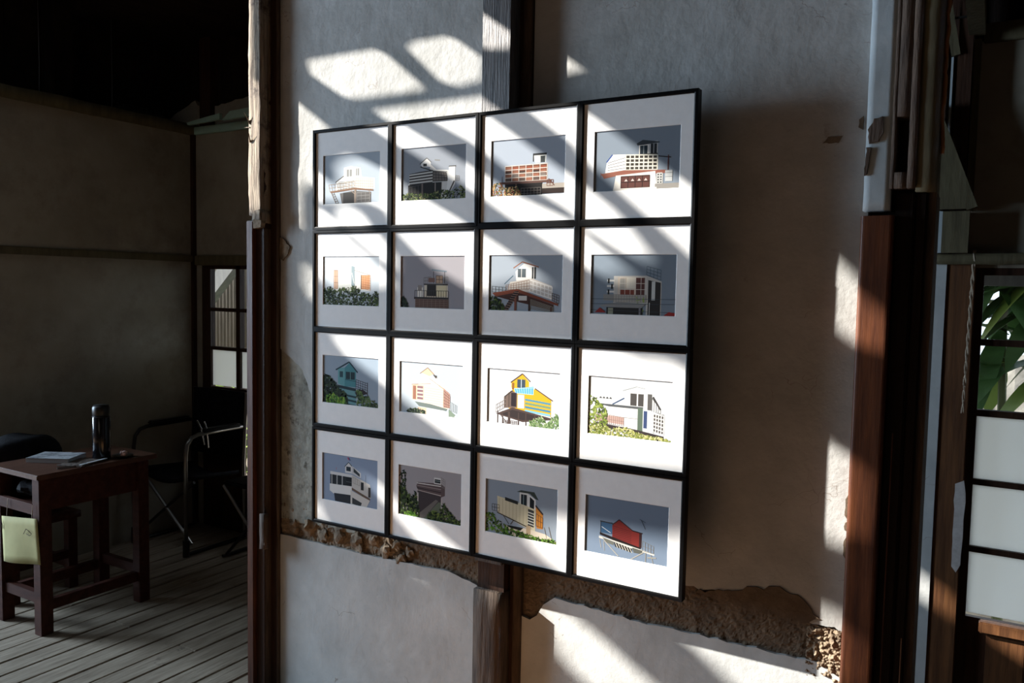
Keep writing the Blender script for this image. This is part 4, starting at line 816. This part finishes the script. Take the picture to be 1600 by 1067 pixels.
# folding armchair
c = thing('folding_armchair', (-1.53,.55,0), 'folding camp armchair with metal tube arms and black cloth seat', 'chair')
def arm(x):
    pts=[(x,.395,.03),(x,.395,.55),(x,.405,.615),(x,.435,.65),(x,.48,.662),(x,.78,.665)]
    return pts
for x,mt in ((-1.77,'metal_dark'),(-1.32,'metal')):
    obj('arm_tube', MB().tube(arm(x),.011,10), mt, c, smooth=True)
    obj('arm_pad', B(x-.026,x+.026,.50,.76,.668,.69), 'black_plastic', c, bevel=.008)
    obj('foot', MB().tube([(x,.395,.0),(x,.395,.09)],.018,10).tube([(x,.395,.012),(x,.44,.012),(x,.80,.012)],.010,8), 'black_plastic', c)
    obj('back_post', MB().tube([(x,.80,.012),(x,.79,.45),(x,.815,.86)],.010,8), mt, c)
obj('cross_tube', MB().tube([(-1.77,.45,.40),(-1.32,.43,.06)],.009,8),'metal',c)
obj('cross_tube', MB().tube([(-1.32,.45,.40),(-1.77,.43,.06)],.009,8),'metal_dark',c)
vs=[];fs=[]
for j in range(9):
    for i in range(9):
        X=-1.755+.42*i/8; Yy=.42+.35*j/8; Z=.44-.045*math.sin(math.pi*i/8)-.03*j/8
        vs.append((X,Yy,Z))
for j in range(8):
    for i in range(8): fs.append((j*9+i,j*9+i+1,(j+1)*9+i+1,(j+1)*9+i))
o=obj('seat', MB().add(vs,fs),'black_cloth',c,smooth=True); md=o.modifiers.new('s','SOLIDIFY'); md.thickness=.02
vs=[(x_,y_+.02*math.sin(math.pi*i/8),z_) for (y_,z_) in ((.785,.47),(.80,.66),(.81,.86)) for i,x_ in enumerate([-1.765+.44*k/8 for k in range(9)])]
o=obj('backrest', MB().add(vs,[(j*9+i,j*9+i+1,(j+1)*9+i+1,(j+1)*9+i) for j in range(2) for i in range(8)]),'black_cloth',c,smooth=True); md=o.modifiers.new('s','SOLIDIFY'); md.thickness=.012
obj('hinge_clip', MB().tube([(-1.32,.52,.60),(-1.32,.50,.69),(-1.318,.47,.74)],.005,6).tube([(-1.312,.54,.58),(-1.315,.53,.69),(-1.315,.515,.73)],.004,6),'steel',c)
# second folding chair beside it, mostly hidden by the post
c = thing('folding_stool', (-.93,.62,0), 'dark folding stool half hidden behind the wall post', 'stool')
obj('seat_cloth', B(-1.15,-.75,.50,.82,.40,.425),'black_cloth',c,bevel=.008)
obj('cross_tube', MB().tube([(-1.14,.50,.40),(-.76,.50,.015)],.009,8),'metal',c)
obj('cross_tube', MB().tube([(-.76,.515,.40),(-1.14,.515,.015)],.009,8),'metal_dark',c)
obj('cross_tube', MB().tube([(-1.14,.80,.40),(-.76,.80,.015)],.009,8),'metal_dark',c)
obj('cross_tube', MB().tube([(-.76,.785,.40),(-1.14,.785,.015)],.009,8),'metal_dark',c)
for x_ in (-1.14,-.76): obj('foot_rail', MB().tube([(x_,.49,.012),(x_,.81,.012)],.009,8),'black_plastic',c)

# ------------------------------------------------------------------ outside
struct('ground', B(-9,9,1.1,14,-.35,-.3), 'soil')
# corrugated sheet beyond the left door with a leaning timber
t = thing('corrugated_fence', (-4.3,3.5,-.3), 'tall corrugated sheet fence seen through the rear left glazed door', 'fence')
vs=[];fs=[];n=340
for i in range(n+1):
    X=-6.4+4.6*i/n
    for Z in (-.3,4.4): vs.append((X,3.5+.010*math.sin(i*math.pi/2.0),Z))
for i in range(n): fs.append((2*i,2*i+2,2*i+3,2*i+1))
o=obj('sheet', MB().add(vs,fs),'corr',t,smooth=True); md=o.modifiers.new('s','SOLIDIFY'); md.thickness=.004
t = thing('leaning_timber', (-2.5,1.9,0), 'thick grey timber leaning outside the rear left door', 'timber')
obj('beam', bar3((-3.25,1.85,1.14),(-2.35,1.85,1.95),.12,.08),'timber_out',t)
# shrub low beyond the open half of the door
def leaf(mb, base, d, L, wdt, droop=.3, n=6):
    d=Vector(d).normalized(); side=d.cross(Vector((0,0,1))); side=side.normalized() if side.length>.01 else Vector((1,0,0)); base=Vector(base)
    vs=[];fs=[]
    for i in range(n+1):
        t_=i/n; c_=base+d*L*t_+Vector((0,0,-droop*L*t_*t_)); w_=wdt*math.sin(math.pi*min(1,t_*.93+.07))**.8
        nrm=Vector((0,0,.25*w_)); vs += [c_-side*w_+nrm, c_, c_+side*w_+nrm]
    for i in range(n):
        for q in (0,1): fs.append((3*i+q,3*i+q+1,3*i+q+4,3*i+q+3))
    mb.add(vs,fs)
rl=random.Random(21)
t = thing('garden_shrub', (-2.85,2.1,-.3), 'bright green shrub outside, low behind the rear left door', 'shrub')
mb=MB()
for i in range(160):
    a=rl.uniform(0,6.28); p=(-2.85+rl.uniform(-.5,.5),2.1+rl.uniform(-.25,.3),rl.uniform(-.1,.62)); leaf(mb,p,(math.cos(a),math.sin(a),rl.uniform(-.2,.6)),rl.uniform(.10,.18),.03)
obj('foliage',mb,'leaf_b',t); mb=MB()
for i in range(6): mb.tube([(-2.85+rl.uniform(-.3,.3),2.1,-.3),(-2.85+rl.uniform(-.4,.4),2.1,.5)],.01,5)
obj('stem',mb,'stem',t)
# broad-leaved plant beyond the right door and the bank behind it
t = thing('broad_leaf_plant', (2.6,2.0,-.3), 'large broad-leaved plant outside the upper panes of the right door', 'plant')
obj('stem', MB().tube([(2.75,2.0,-.3),(2.72,1.95,.8),(2.66,1.93,1.75)],.03,8,.02),'stem',t)
obj('stem', MB().tube([(2.5,2.1,-.3),(2.47,2.05,.7),(2.44,2.02,1.6)],.025,8,.015),'stem',t)
lv=[]
for i in range(52):
    q=rl.random(); bx,by,bz=(2.66,1.93,rl.uniform(1.2,1.75)) if q<.55 else (2.44,2.02,rl.uniform(1.15,1.7))
    a=rl.uniform(0,6.28); m1=MB(); leaf(m1,(bx+rl.uniform(-.12,.12),by,bz),(math.cos(a),.4*math.sin(a),rl.uniform(-.75,.35)),rl.uniform(.22,.42),rl.uniform(.045,.085),rl.uniform(.2,.7),8)
    obj('leaf',m1,'leaf_b' if i%6==0 else 'leaf',t,smooth=True)
struct('outer_beam', B(1.9,4.2,1.5,1.6,1.545,1.78), 'timber_out')
t = thing('rubble_bank', (3.4,3.4,-.3), 'pale stony bank outside, low behind the right door panes', 'bank')
vs=[];fs=[];nx_,nz_=50,16
for j in range(nz_+1):
    for i in range(nx_+1):
        X=1.2+5.2*i/nx_; v_=j/nz_; vs.append((X,3.0+v_*1.2+.12*noise.noise(Vector((X*3,v_*8,1))),-.3+1.35*v_+.12*noise.noise(Vector((X*4,v_*6,5)))))
for j in range(nz_):
    for i in range(nx_): fs.append((j*(nx_+1)+i,j*(nx_+1)+i+1,(j+1)*(nx_+1)+i+1,(j+1)*(nx_+1)+i))
obj('slope',MB().add(vs,fs),'rubble',t)
# eave over the rear wall
struct('eave', B(-3,4.6,.95,2.6,1.98,2.03), 'timber_out')
t = thing('rendered_wall', (3.2,4.6,-.3), 'grey rendered wall far outside the right door', 'wall')
obj('slab', B(1.5,6.5,4.6,4.75,-.3,.95), 'rubble', t)
